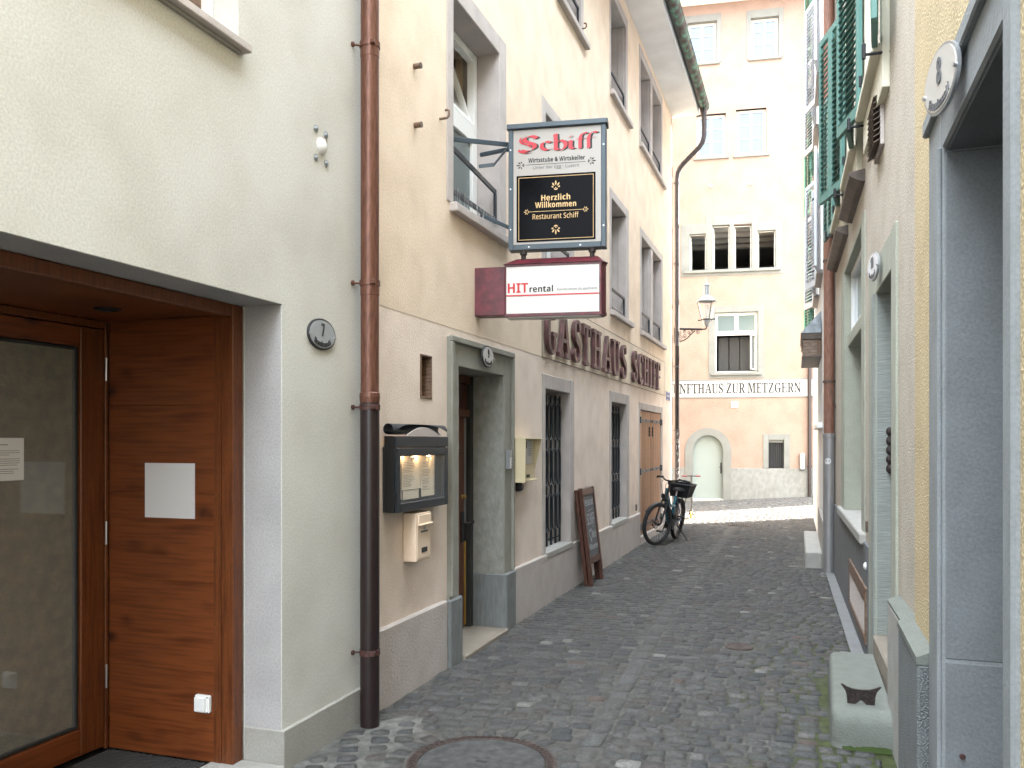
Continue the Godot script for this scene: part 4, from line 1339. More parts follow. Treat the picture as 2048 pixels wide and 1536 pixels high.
	frame4(mb, -0.267, 1.007, 3.773, 5.627, 0.05, -0.18, -0.10)
	mb.box(P(-0.217, 4.93, -0.18), P(0.957, 5.03, -0.09), 0.004)
	mb.box(P(0.345, 5.03, -0.17), P(0.395, 5.577, -0.10), 0.004)
	part(w, "frame", mb, M.cream_frame)
	for x in [[-0.217, 0.345], [0.395, 0.957]]:
		mb = MB.new()
		frame4(mb, x[0] + 0.002, x[1] - 0.002, 5.032, 5.575, 0.035, -0.16, -0.11)
		part(w, "top_sash", mb, M.cream_frame)
		bx(w, "pane", P(x[0] + 0.03, 5.06, -0.14), P(x[1] - 0.03, 5.55, -0.134), M.dull_pane, 0.0)
	var op := sub(o, "open_sash")
	op.transform = Transform3D(Basis(Vector3.UP, 1.25), P(0.955, 0, -0.13))
	mb = MB.new()
	frame4(mb, -0.60, -0.002, 3.83, 4.925, 0.05, -0.02, 0.02)
	part(op, "frame", mb, M.cream_frame)
	bx(op, "pane", P(-0.555, 3.88, -0.004), P(-0.05, 4.88, 0.002), M.glass, 0.0)
	for x in [-0.15, 0.18, 0.50]:
		bx(w, "curtain_fold", P(x, 3.85, -0.42), P(x + 0.30, 4.90, -0.40), M.dark_room, 0.0)
	# stepped group of four lights
	mb = MB.new()
	var zs := [-0.3, 0.018]
	mb.box(P(-1.30, 6.765, zs[0]), P(1.735, 6.948, zs[1]), 0.006)
	for q in [[-1.30, -1.041, 6.95, 8.39], [-0.541, -0.345, 6.95, 8.63], [0.164, 0.299, 6.95, 8.33], [0.818, 0.995, 6.95, 8.63], [1.523, 1.735, 6.95, 8.38]]:
		mb.box(P(q[0], q[2], zs[0]), P(q[1], q[3], zs[1]), 0.006)
	for q in [[-1.041, -0.541, 8.09, 8.385], [-0.345, 0.818, 8.33, 8.625], [0.995, 1.523, 8.10, 8.375]]:
		mb.box(P(q[0], q[2], zs[0]), P(q[1], q[3], zs[1] - 0.002), 0.006)
	part(o, "surround", mb, M.guild_stone)
	bx(o, "sill", P(-1.22, 6.86, -0.05), P(1.66, 6.95, 0.10), M.guild_stone, 0.01)
	for q in [[-1.041, -0.541, 8.09], [-0.345, 0.164, 8.32], [0.299, 0.818, 8.30], [0.995, 1.523, 8.10]]:
		w = sub(o, "window")
		mb = MB.new()
		frame4(mb, q[0] + 0.003, q[1] - 0.003, 6.953, q[2] - 0.003, 0.028, -0.16, -0.10)
		part(w, "frame", mb, M.cream_frame)
		var sash := sub(o, "open_sash")
		sash.transform = Transform3D(Basis(Vector3.UP, 1.50), P(q[0] + 0.045, 0, -0.16))
		mb = MB.new()
		frame4(mb, 0.0, 0.40, 7.01, q[2] - 0.06, 0.035, -0.012, 0.012)
		part(sash, "frame", mb, M.cream_frame)
		bx(sash, "pane", P(0.03, 7.04, -0.003), P(0.37, q[2] - 0.09, 0.003), M.glass, 0.0)
	for i in 5:
		bx(o, "ceiling_beam", P(-2.2, 8.55, -1.2 - i * 0.85), P(2.6, 8.75, -0.95 - i * 0.85), M.curtain, 0.01)
	# upper windows
	guild_window(o, [-0.83, 0.06, 10.45, 11.78], [], M.salmon_plaster, [0.36, 0.68])
	guild_window(o, [0.358, 1.26, 10.45, 11.85], [], M.salmon_plaster, [0.36, 0.68])
	guild_window(o, [-1.10, -0.22, 13.38, 14.66], [-1.24, -0.08, 13.37, 14.88], M.guild_stone, [0.35, 0.7])
	guild_window(o, [0.803, 1.62, 13.38, 14.62], [0.665, 1.76, 13.37, 14.86], M.guild_stone, [0.35, 0.7])
	# louvred vent, wall ties
	mb = MB.new()
	frame4(mb, 0.215, 0.415, 2.70, 2.885, 0.02, 0.0, 0.03)
	for i in 4:
		mb.box(P(0.236, 2.725 + i * 0.036, 0.005), P(0.394, 2.743 + i * 0.036, 0.026), 0.003)
	part(o, "vent_louvre", mb, M.white_plastic)
	for x in [-0.405, 0.788]:
		mb = MB.new()
		mb.cyl(P(x, 9.557, 0.0), P(x, 9.557, 0.04), 0.055, 16)
		part(o, "wall_tie", mb, M.window_stone)
	bx(o, "wall_bin", P(2.22, 0.80, 0.013), P(2.37, 1.30, 0.14), M.galvanised, 0.03)
	o = thing("downpipe", "thin dark downpipe at the right end of the salmon guild house", "downpipe", FG * Transform3D(Basis(), P(2.50, 0, 0.10)), "rain downpipes")
	mb = MB.new()
	mb.cyl(P(0, -0.15, 0), P(0, 15.1, 0), 0.055, 14)
	part(o, "pipe", mb, M.brown_pipe)
	for y in [0.9, 3.0, 6.0]:
		mb = MB.new()
		mb.cyl(P(0, y - 0.03, 0), P(0, y + 0.03, 0), 0.068, 14)
		mb.cyl(P(0, y, 0), P(0, y, -0.099), 0.010, 8)
		part(o, "clamp", mb, M.brown_pipe)

func yellow_house() -> void:
	var o := thing("yellow_house", "yellow roughcast house with a deep blue-grey doorway at the right edge", "house", FY)
	var mb := MB.new()
	front(mb, -4.522, 4.0, -0.3, 8.0, [[-3.545, -2.51, -0.31, 2.79, 0.3]], 0.0, -0.42)
	part(o, "wall", mb, M.yellow_roughcast)
	body(o, -4.522, 4.0, 8.0, 8.0, 13.5, M.yellow_roughcast, 0.4)
	# painted stone surround, two fascias
	mb = MB.new()
	mb.box(P(-3.885, -0.3, -0.3), P(-3.545, 2.985, 0.020), 0.010)
	mb.box(P(-2.51, -0.3, -0.3), P(-2.405, 2.985, 0.020), 0.010)
	mb.box(P(-3.545, 2.79, -0.3), P(-2.51, 2.985, 0.018), 0.010)
	part(o, "door_surround", mb, M.blue_grey_smooth)
	mb = MB.new()
	mb.box(P(-3.70, -0.3, 0.018), P(-3.548, 2.80, 0.034), 0.010)
	part(o, "inner_fascia", mb, M.blue_grey_smooth)
	mb = MB.new()
	mb.box(P(-3.905, 2.952, 0.012), P(-2.385, 3.015, 0.042), 0.012)
	part(o, "label_moulding", mb, M.blue_grey_smooth)
	# the reveal, of two painted stones with a joint between
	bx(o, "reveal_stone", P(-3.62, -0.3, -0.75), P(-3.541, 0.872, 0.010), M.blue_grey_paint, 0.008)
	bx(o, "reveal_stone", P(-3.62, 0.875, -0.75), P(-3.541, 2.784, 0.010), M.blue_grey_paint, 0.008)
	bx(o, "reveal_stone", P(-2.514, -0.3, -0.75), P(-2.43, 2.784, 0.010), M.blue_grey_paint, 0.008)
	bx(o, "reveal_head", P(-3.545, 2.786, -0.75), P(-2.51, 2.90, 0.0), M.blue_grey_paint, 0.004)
	var d := sub(o, "door")
	bx(d, "leaf", P(-3.544, 0.18, -0.80), P(-2.511, 2.789, -0.74), M.board_wood, 0.004)
	for y in [[0.35, 1.15], [1.3, 2.55]]:
		for x in [-3.44, -2.96]:
			bx(d, "raised_panel", P(x, y[0], -0.739), P(x + 0.38, y[1], -0.722), M.board_wood, 0.012)
	mb = MB.new()
	mb.tube([P(-3.44, 1.24, -0.74), P(-3.44, 1.24, -0.69), P(-3.34, 1.24, -0.68)], 0.012, 8)
	part(d, "handle", mb, M.brass)
	bx(o, "door_step", P(-3.545, -0.3, -0.80), P(-2.51, 0.175, -0.02), M.step_stone, 0.02)
	# plinth with a sloped cap
	bx(o, "plinth", P(-4.652, -0.3, -0.1), P(-3.89, 0.765, 0.062), M.rough_concrete, 0.01)
	mb = MB.new()
	mb.t = Transform3D(Basis(P(0, 0, 1), Vector3.UP, P(-1, 0, 0)), Vector3.ZERO)
	mb.prism(PackedVector2Array([Vector2(-0.05, 0.7655), Vector2(0.066, 0.7655), Vector2(0.066, 0.795), Vector2(-0.02, 0.835), Vector2(-0.05, 0.835)]), 3.892, 4.652)
	part(o, "plinth_cap", mb, M.step_stone)
	oval_plate("pale oval plate with number 8 on the blue-grey door lintel", FY * Transform3D(Basis(Vector3.UP, 0.20), P(-3.153, 2.905, 0.066)), 0.15, 0.110, "8", "Brandgässli", M.plate_blue_white, M.ink_grey, M.galvanised)
	o = thing("rusty_wall_plug", "small rusty anchor low in the blue-grey door reveal", "anchor", FY * Transform3D(Basis(), P(-3.546, 0.52, -0.05)))
	mb = MB.new()
	mb.cyl(P(0, 0, 0), P(0.018, 0, 0), 0.013, 8, 0.008)
	part(o, "plug", mb, M.clamp_red)

func beige_house() -> void:
	var o := thing("beige_house", "beige roughcast house with shop window, sage stone doorway and green louvred shutters", "house", FR)
	var holes := [[0.97, 1.89, -0.31, 2.73, 0.3], [-2.38, -0.23, 0.95, 3.50, 0.3], [0.52, 1.57, 4.2, 5.9, 0.2], [-1.4, -0.38, 4.2, 5.9, 0.2], [-3.22, -2.23, 4.2, 5.9, 0.2],
		[0.52, 1.57, 7.2, 8.8, 0.2], [-1.4, -0.38, 7.2, 8.8, 0.2], [-3.22, -2.23, 7.2, 8.8, 0.2]]
	var mb := MB.new()
	front(mb, -4.22, 2.948, -0.3, 8.95, holes)
	part(o, "wall", mb, M.beige_roughcast)
	body(o, -4.22, 2.948, 8.0, 8.95, 14.8, M.beige_roughcast, 0.4)
	# doorway
	surround(o, [0.97, 1.89, -0.3, 2.73], [0.47, 2.115, -0.3, 2.965], M.sage_stone, 0.014, -0.3, false, "door_surround")
	mb = MB.new()
	mb.box(P(0.80, -0.3, 0.012), P(0.968, 2.735, 0.026), 0.008)
	part(o, "inner_fascia", mb, M.combed_stone)
	bx(o, "reveal", P(0.93, 0.33, -0.60), P(0.972, 2.728, 0.006), M.combed_stone, 0.004)
	bx(o, "reveal", P(1.888, 0.33, -0.60), P(1.93, 2.728, 0.006), M.combed_stone, 0.004)
	bx(o, "reveal_head", P(0.973, 2.7305, -0.60), P(1.887, 2.80, -0.002), M.sage_stone, 0.004)
	var d := sub(o, "door")
	bx(d, "leaf", P(0.95, 0.33, -0.66), P(1.91, 2.75, -0.605), M.board_wood, 0.004)
	for y in [[0.5, 1.3], [1.45, 2.55]]:
		bx(d, "raised_panel", P(1.10, y[0], -0.604), P(1.76, y[1], -0.588), M.board_wood, 0.012)
	bx(o, "door_step", P(0.973, -0.3, -0.60), P(1.887, 0.328, 0.03), M.granite, 0.012)
	bx(o, "step_riser", P(0.80, -0.3, 0.0), P(2.19, 0.10, 0.048), M.concrete, 0.012)
	# twisted iron pull by the door
	mb = MB.new()
	for k in 5:
		mb.t = Transform3D(Basis(), P(1.02, 1.50 + k * 0.065, -0.075))
		mb.lathe([Vector2(0.010, -0.032), Vector2(0.024, -0.018), Vector2(0.026, 0.0), Vector2(0.022, 0.018), Vector2(0.010, 0.032)], 10)
	mb.t = Transform3D()
	for y in [1.50, 1.76]:
		mb.cyl(P(0.972, y, -0.075), P(1.02, y, -0.075), 0.010, 8)
	part(o, "iron_pull", mb, M.cast_iron)
	bx(o, "plinth_slab", P(2.19, -0.3, 0.0), P(2.818, 0.775, 0.066), M.concrete, 0.008)
	mb = MB.new()
	mb.t = Transform3D(Basis(P(0, 0, 1), Vector3.UP, P(-1, 0, 0)), Vector3.ZERO)
	mb.prism(PackedVector2Array([Vector2(-0.05, 0.7755), Vector2(0.066, 0.7755), Vector2(0.066, 0.79), Vector2(-0.02, 0.83), Vector2(-0.05, 0.83)]), -2.818, -2.19)
	part(o, "plinth_cap", mb, M.step_stone)
	# shop window
	surround(o, [-2.38, -0.23, 0.95, 3.50], [-2.90, 0.06, 0.93, 3.56], M.sage_stone, 0.010, -0.42, false, "shop_surround")
	bx(o, "shop_sill", P(-2.95, 0.86, -0.42), P(0.10, 0.948, 0.05), M.concrete, 0.01)
	var w := sub(o, "shop_window")
	mb = MB.new()
	frame4(mb, -2.377, -0.233, 0.952, 2.70, 0.06, -0.36, -0.29)
	part(w, "frame", mb, M.white_frame)
	bx(w, "pane", P(-2.32, 1.01, -0.33), P(-0.29, 2.64, -0.322), M.glass, 0.0)
	bx(w, "transom_box", P(-2.378, 2.702, -0.40), P(-0.232, 2.82, -0.03), M.sage_stone, 0.006)
	mb = MB.new()
	frame4(mb, -2.377, -0.233, 2.822, 3.497, 0.06, -0.12, -0.06)
	part(w, "transom_frame", mb, M.white_frame)
	bx(w, "transom_pane", P(-2.32, 2.88, -0.10), P(-0.29, 3.44, -0.092), M.sky_pane, 0.0)
	bx(w, "display_back", P(-2.6, 0.9, -1.4), P(0.0, 3.0, -1.35), M.curtain, 0.0)
	bx(o, "plinth", P(-4.22, -0.3, -0.1), P(0.465, 0.885, 0.020), M.dark_plinth, 0.006)
	# cellar grille in its frame
	var g := sub(o, "cellar_grille")
	mb = MB.new()
	frame4(mb, -1.33, 0.40, 0.12, 0.56, 0.05, 0.0, 0.034, 0.12)
	part(g, "frame", mb, M.slat_wood)
	bx(g, "plate", P(-1.28, 0.17, 0.018), P(0.35, 0.44, 0.026), M.window_stone, 0.0)
	mb = MB.new()
	for i in 10:
		mb.box(P(-1.27, 0.185 + i * 0.026, 0.026), P(0.34, 0.197 + i * 0.026, 0.030))
	part(g, "slot_lip", mb, M.window_stone)
	bx(o, "letter_slot", P(0.20, 0.98, 0.0), P(0.28, 1.06, 0.016), M.brown_flashing, 0.002)
	mb = MB.new()
	mb.t = Transform3D(Basis(Vector3.RIGHT, PI / 2), P(0.33, 0.72, 0.02))
	mb.lathe([Vector2(0.03, 0), Vector2(0.03, 0.008), Vector2(0.015, 0.02), Vector2(0, 0.022)], 12)
	part(o, "tap_cover", mb, M.white_plastic)
	# cream boards round the upper windows, brown metal weatherings, shutters
	for q in [[0.52, 1.57], [-1.4, -0.38], [-3.22, -2.23]]:
		for y in [[4.2, 5.9], [7.2, 8.8]]:
			mb = MB.new()
			frame4(mb, q[0] - 0.14, q[1] + 0.14, y[0] - 0.30, y[1] + 0.12, 0.14, 0.0, 0.045, 0.12, 0.30)
			part(o, "casing", mb, M.cream_casing)
			bx(o, "sill", P(q[0] - 0.10, y[0] - 0.055, -0.15), P(q[1] + 0.10, y[0] - 0.002, 0.105), M.cream_casing, 0.008)
			window(o, q[0] + 0.003, q[1] - 0.003, y[0] + 0.003, y[1] - 0.003, -0.12, M.white_frame, M.sky_pane, 2, [0.33, 0.66])
	for q in [[-1.40, 0.03], [-3.93, -1.86]]:
		mb = MB.new()
		mb.t = Transform3D(Basis(P(0, 0, 1), Vector3.UP, P(-1, 0, 0)), Vector3.ZERO)
		mb.prism(PackedVector2Array([Vector2(0, 3.80), Vector2(0.05, 3.81), Vector2(0.12, 3.85), Vector2(0.125, 3.88), Vector2(0, 3.90)]), -q[1], -q[0])
		part(o, "weathering", mb, M.brown_flashing)
	for q in [[0.52, 0.23], [-1.4, 0.28], [-3.22, 0.11]]:
		shutter(o, q[0] - 0.01, 0.075, 4.17, 5.88, 0.55 if q[0] > 0 else 0.68 if q[0] > -2 else 0.62, PI + q[1], M.green_shutter, 1 if q[0] > 0 else 2)
		shutter(o, q[0] - 0.01, 0.075, 7.17, 8.78, 0.55, PI + 0.14, M.green_shutter)
	for q in [[1.57, 0.10], [-0.38, 0.12], [-2.23, 0.14]]:
		shutter(o, q[0] + 0.01, 0.075, 4.17, 5.88, 0.5, -q[1], M.green_shutter)
		shutter(o, q[0] + 0.01, 0.075, 7.17, 8.78, 0.5, -q[1], M.green_shutter)
	for q in [0.40, -1.52, -3.34, 1.70]:
		mb = MB.new()
		mb.cyl(P(q, 4.12, 0.0), P(q, 4.12, 0.16), 0.010, 8)
		mb.cbox(P(q, 4.14, 0.15), P(0.025, 0.10, 0.025), 0.006)
		part(o, "shutter_stay", mb, M.black_iron)
	# louvred metal vent
	g = sub(o, "vent_louvre")
	bx(g, "case", P(0.98, 3.64, 0.0), P(1.42, 4.0, 0.025), M.window_stone, 0.004)
	mb = MB.new()
	for i in 9:
		mb.t = Transform3D(Basis(Vector3.RIGHT, 0.5), P(1.20, 3.67 + i * 0.037, 0.045))
		mb.cbox(Vector3.ZERO, P(0.42, 0.006, 0.05))
	part(g, "louvres", mb, M.brown_flashing)
	oval_plate("white oval plate with number 10 over the sage stone doorway", FR * Transform3D(Basis(Vector3.UP, 0.14), P(1.30, 2.86, 0.05)), 0.14, 0.095, "10", "Brandgässli", M.paper, M.ink_grey, M.galvanised)

func right_downpipe() -> void:
	var o := thing("downpipe", "reddish downpipe with a grey foot between the beige and the white house", "downpipe", Transform3D(Basis(), P(0.305, 0, -11.66)), "rain downpipes")
	var mb := MB.new()
	mb.cyl(P(0, 1.76, 0), P(0, 8.9, 0), 0.066, 20)
	part(o, "pipe", mb, M.rust_pipe)
	mb = MB.new()
	mb.cyl(P(0, -0.03, 0), P(0, 1.75, 0), 0.073, 20)
	mb.lathe([Vector2(0.0665, 1.785), Vector2(0.078, 1.78), Vector2(0.078, 1.73), Vector2(0.073, 1.725)], 20)
	part(o, "standpipe", mb, M.zinc_pipe)
	for y in [2.45, 5.6, 4.0, 0.62]:
		mb = MB.new()
		mb.cyl(P(0, y - 0.014, 0), P(0, y + 0.014, 0), 0.077, 20)
		mb.cyl(P(0, y, 0), P(0.098, y, 0.03), 0.008, 8)
		part(o, "clamp", mb, M.brown_flashing if y > 2.0 else M.zinc_pipe)
	mb = MB.new()
	mb.tube([P(0.02, 2.35, 0.07), P(0.05, 2.2, 0.10), P(0.08, 2.1, 0.11), P(0.09, 1.9, 0.11), P(0.09, 1.7, 0.11)], 0.006, 6)
	part(o, "earth_wire", mb, M.brown_flashing)
	# round sticker
	mb = MB.new()
	var n := 14
	for i in n:
		var a := TAU * i / n
		var b := TAU * (i + 1) / n
		var q := []
		for v in [Vector2.ZERO, Vector2(cos(a), sin(a)) * 0.04, Vector2(cos(b), sin(b)) * 0.04]:
			var th: float = v.x / 0.0745 - 0.25
			q.append(P(sin(th) * 0.0742, 1.43 + v.y, cos(th) * 0.0742))
		mb.tri(q[0], q[1], q[2], P(0, 0, 1))
	part(o, "sticker", mb, M.paper)
	o = thing("corner_strip", "narrow grey rendered corner strip behind the reddish downpipe", "pilaster", FR * Transform3D(Basis(), P(-4.32, 0, 0)))
	bx(o, "strip", P(-0.16, -0.3, -0.3), P(0.098, 8.9, 0.004), M.blue_grey_smooth, 0.004)

func white_houses() -> void:
	var o := thing("white_house", "white plastered house with pale louvred shutters beyond the reddish downpipe", "house", FW)
	var W := [[5.9, 6.9], [3.75, 4.75]]
	var holes := []
	for q in W:
		for y in [[4.1, 5.7], [6.9, 8.5]]:
			holes.append([q[0], q[1], y[0], y[1], 0.2])
	holes.append([4.0, 6.6, 1.95, 3.45, 0.2])
	var mb := MB.new()
	front(mb, 3.3, 7.72, -0.3, 10.3, holes)
	part(o, "wall", mb, M.white_plaster)
	body(o, 3.3, 7.72, 8.0, 10.3, 16.0, M.white_plaster, 0.4)
	for h in holes:
		if h[2] > 2.0:
			window(o, h[0] + 0.003, h[1] - 0.003, h[2] + 0.003, h[3] - 0.003, -0.10, M.white_frame, M.sky_pane, 2, [0.5])
			bx(o, "sill", P(h[0] - 0.1, h[2] - 0.06, -0.1), P(h[1] + 0.1, h[2] - 0.002, 0.09), M.window_stone, 0.006)
			shutter(o, h[0] - 0.01, 0.06, h[2] - 0.03, h[3], 0.52, PI + 0.30, M.white_shutter)
			shutter(o, h[1] + 0.01, 0.06, h[2] - 0.03, h[3], 0.52, -0.10, M.white_shutter)
	window(o, 4.003, 6.597, 1.953, 3.447, -0.06, M.white_frame, M.green_pane, 4, [0.33, 0.66])
	bx(o, "sill", P(3.9, 1.87, -0.1), P(6.7, 1.948, 0.08), M.white_frame, 0.006)
	bx(o, "plinth", P(5.2, -0.3, -0.1), P(7.72, 0.62, 0.03), M.grey_plinth, 0.006)
	o = thing("shop_canopy", "boxy slatted canopy with a slate-grey sloping top on the white house", "canopy", FW * Transform3D(Basis(), P(4.3, 2.93, 0)))
	mb = MB.new()
	for i in 5:
		bx(o, "slat", P(0.02, 0.03 + i * 0.049, 0.06), P(1.925, 0.075 + i * 0.049, 0.262), M.weathered_slat, 0.003)
	bx(o, "core", P(0.03, 0.03, 0.002), P(1.915, 0.275, 0.25), M.slat_wood, 0.0)
	bx(o, "bottom_board", P(0, 0, 0.002), P(1.945, 0.028, 0.28), M.brown_flashing, 0.004)
	bx(o, "fascia", P(0, 0.278, 0.002), P(1.945, 0.37, 0.28), M.brown_flashing, 0.004)
	mb = MB.new()
	var a := [P(-0.01, 0.371, 0.295), P(1.955, 0.371, 0.295), P(1.955, 0.371, 0.001), P(-0.01, 0.371, 0.001)]
	var b := [P(-0.01, 0.72, 0.002), P(1.78, 0.72, 0.002)]
	mb.quad(a[0], a[1], b[1], b[0], P(0, 1, 1))
	mb.tri(a[1], a[2], b[1], P(1, 0.5, 0))
	mb.tri(a[0], a[3], b[0], P(-1, 0.2, 0))
	mb.quad(a[0], a[1], a[2], a[3], P(0, -1, 0))
	mb.quad(a[3], a[2], b[1], b[0], P(0, 0, -1))
	part(o, "roof", mb, M.slate)
	# the next house, with green shutters, at the side street
	o = thing("green_shuttered_house", "far pale house with green shutters at the corner of the sunlit side street", "house", FW)
	W = [[2.1, 3.0], [0.45, 1.35]]
	holes = []
	for q in W:
		for y in [[3.9, 5.5], [6.6, 8.2], [9.4, 11.0]]:
			holes.append([q[0], q[1], y[0], y[1], 0.2])
	mb = MB.new()
	front(mb, 0.0, 3.296, -0.3, 11.6, holes)
	part(o, "wall", mb, M.white_plaster)
	body(o, 0.0, 3.296, 8.0, 11.6, 16.5, M.white_plaster, 0.4)
	for h in holes:
		window(o, h[0] + 0.003, h[1] - 0.003, h[2] + 0.003, h[3] - 0.003, -0.10, M.white_frame, M.sky_pane, 2, [0.5])
		bx(o, "sill", P(h[0] - 0.1, h[2] - 0.06, -0.1), P(h[1] + 0.1, h[2] - 0.002, 0.08), M.window_stone, 0.006)
		shutter(o, h[0] - 0.01, 0.06, h[2] - 0.03, h[3], 0.45, PI + 0.30, M.far_green)
		shutter(o, h[1] + 0.01, 0.06, h[2] - 0.03, h[3], 0.45, -0.12, M.far_green)

func side_street_house() -> void:
	# closes the side street behind the inn
	var o := thing("side_street_house", "cream house closing the side street behind the inn's far corner", "house", axes(Vector3(-4.6, 0, -18.6), Vector3(0, 0, -1)))
	var mb := MB.new()
	front(mb, 0.0, 8.0, -0.6, 14.0, [[1.2, 2.2, 1.0, 2.6, 0.2], [4.2, 5.2, 1.0, 2.6, 0.2], [1.2, 2.2, 4.2, 5.8, 0.2], [4.2, 5.2, 4.2, 5.8, 0.2]])
	part(o, "wall", mb, M.cream_plaster)
	body(o, 0.0, 8.0, 9.0, 14.0, 18.5, M.cream_plaster, 0.4)
	for x in [1.2, 4.2]:
		for y in [1.0, 4.2]:
			window(o, x + 0.003, x + 0.997, y + 0.003, y + 1.597, -0.10, M.white_frame, M.sky_pane, 2, [0.5])

func steps() -> void:
	# worn block below the sage doorway, rounded at the lane
	var o := thing("stone_step", "worn grey-green stone block with mossy foot below the sage stone doorway", "step", Transform3D(Basis(), P(0, 0, 0)))
	var pts := PackedVector2Array()
	var c := [[0.475, -5.04], [0.475, -6.54], [0.165, -6.50], [0.135, -5.03]]
	var R := 0.075
	pts.append(Vector2(0.47, 5.03))
	for k in 6:
		var t := PI * 0.5 * k / 5
		pts.append(Vector2(0.142 + R - sin(t) * R, 5.03 + R - cos(t) * R))
	for k in 6:
		var t := PI * 0.5 * k / 5
		pts.append(Vector2(0.165 + R - cos(t) * R, 6.52 - R + sin(t) * R))
	pts.append(Vector2(0.47, 6.52))
	# rings of the outline from the foot to the rounded top
	var rings := [[-0.02, -0.035], [0.0, -0.03], [-0.012, 0.03], [0.0, 0.09], [0.004, 0.135], [0.014, 0.163], [0.034, 0.185], [0.062, 0.198], [0.10, 0.203]]
	var mid := Vector2(0.40, 5.78)
	var fn := FastNoiseLite.new()
	fn.seed = 4
	fn.frequency = 3.0
	var rows := []
	for r in rings:
		var row := []
		for p in pts:
			var d: Vector2 = (mid - p).normalized()
			var q: Vector2 = p + Vector2(d.x * r[0], d.y * r[0]) * (1.0 if p.x < 0.45 or true else 0.0)
			var w := fn.get_noise_3d(q.x, r[1], q.y) * 0.010
			row.append(P(q.x + w, r[1] + w * 0.6, -q.y - w))
		rows.append(row)
	var mb := MB.new()
	mb.g = 0
	for i in rows.size() - 1:
		for k in pts.size() - 1:
			mb.quad(rows[i][k], rows[i][k + 1], rows[i + 1][k + 1], rows[i + 1][k], rows[i][k] - P(mid.x, rows[i][k].y - 0.02 * i, -mid.y))
	var top: Array = rows[-1]
	var ctr := P(mid.x, 0.200, -mid.y)
	for k in top.size():
		mb.tri(top[k], top[(k + 1) % top.size()], ctr, Vector3.UP)
	part(o, "block", mb, M.step_stone)
	# moss along the foot of the front
	mb = MB.new()
	mb.g = 0
	var fm := FastNoiseLite.new()
	fm.seed = 8
	fm.frequency = 9.0
	for k in 16:
		var xa := 0.20 + k * 0.0155
		var xb := xa + 0.0155
		var h := func(x: float) -> float: return 0.022 + 0.07 * smoothstep(0.2, 0.44, x) + 0.03 * fm.get_noise_1d(x * 4.0)
		var prev := []
		for j in 5:
			var t := j / 4.0
			var row := [P(xa, h.call(xa) * t, -5.0285 + 0.028 * pow(1.0 - t, 3)), P(xb, h.call(xb) * t, -5.0285 + 0.028 * pow(1.0 - t, 3))]
			if j > 0:
				mb.quad(prev[0], prev[1], row[1], row[0], P(0, 0.3, 1))
			prev = row
	part(o, "moss", mb, M.moss)
	o = thing("boot_scraper", "dark cast-iron boot scraper with curled horns on the stone block", "boot scraper", Transform3D(Basis(Vector3.UP, 0.02), P(0.305, 0.2, -5.20)))
	mb = MB.new()
	var q := PackedVector2Array([Vector2(-0.072, 0), Vector2(-0.032, 0), Vector2(-0.024, 0.008), Vector2(-0.008, 0.022), Vector2(0.0, 0.026), Vector2(0.008, 0.022), Vector2(0.024, 0.008), Vector2(0.032, 0), Vector2(0.072, 0),
		Vector2(0.076, 0.05), Vector2(0.084, 0.078), Vector2(0.108, 0.108), Vector2(0.098, 0.110), Vector2(0.072, 0.096), Vector2(0.045, 0.088), Vector2(0.0, 0.085), Vector2(-0.045, 0.088), Vector2(-0.072, 0.096), Vector2(-0.098, 0.112), Vector2(-0.108, 0.110), Vector2(-0.084, 0.078), Vector2(-0.076, 0.05)])
	mb.prism(q, -0.007, 0.007)
	part(o, "blade", mb, M.cast_iron)
	mb = MB.new()
	for x in [-0.05, -0.018, 0.018, 0.05]:
		mb.ring(P(x, 0.040, 0.007), Vector3.RIGHT, Vector3.UP, 0.014, 0.004, 14, 5)
		mb.ring(P(x, 0.066, 0.007), Vector3.RIGHT, Vector3.UP, 0.009, 0.003, 12, 5)
	mb.bar(P(-0.08, 0.083, 0.007), P(0.08, 0.083, 0.007), 0.008, 0.006)
	part(o, "relief", mb, M.cast_iron)
	o = thing("concrete_step", "low square concrete step at the foot of the reddish downpipe", "step", FW * Transform3D(Basis(), P(4.9, 0, 0)))
	bx(o, "block", P(0, -0.1, 0.032), P(2.80, 0.205, 0.24), M.concrete, 0.012)

# ------------------------------------------------------------------ the paving
func ground_y(x: float, z: float) -> float:
	if z > -17.0: return 0.0
	var t := clampf((-17.0 - z) / 10.0, 0.0, 1.0)
	return t * clampf(-0.155 + 0.058 * (x + 2.33), -0.25, 0.05)

func right_edge(z: float) -> float:
	if z > -4.65: return 0.44
	if z > -5.28: return 0.395
	if z > -11.8: return 0.46 + (z + 7.472) * 0.0212
	if z > -19.7: return 0.2 + (z + 19.7) * 0.0077
	return 6.0

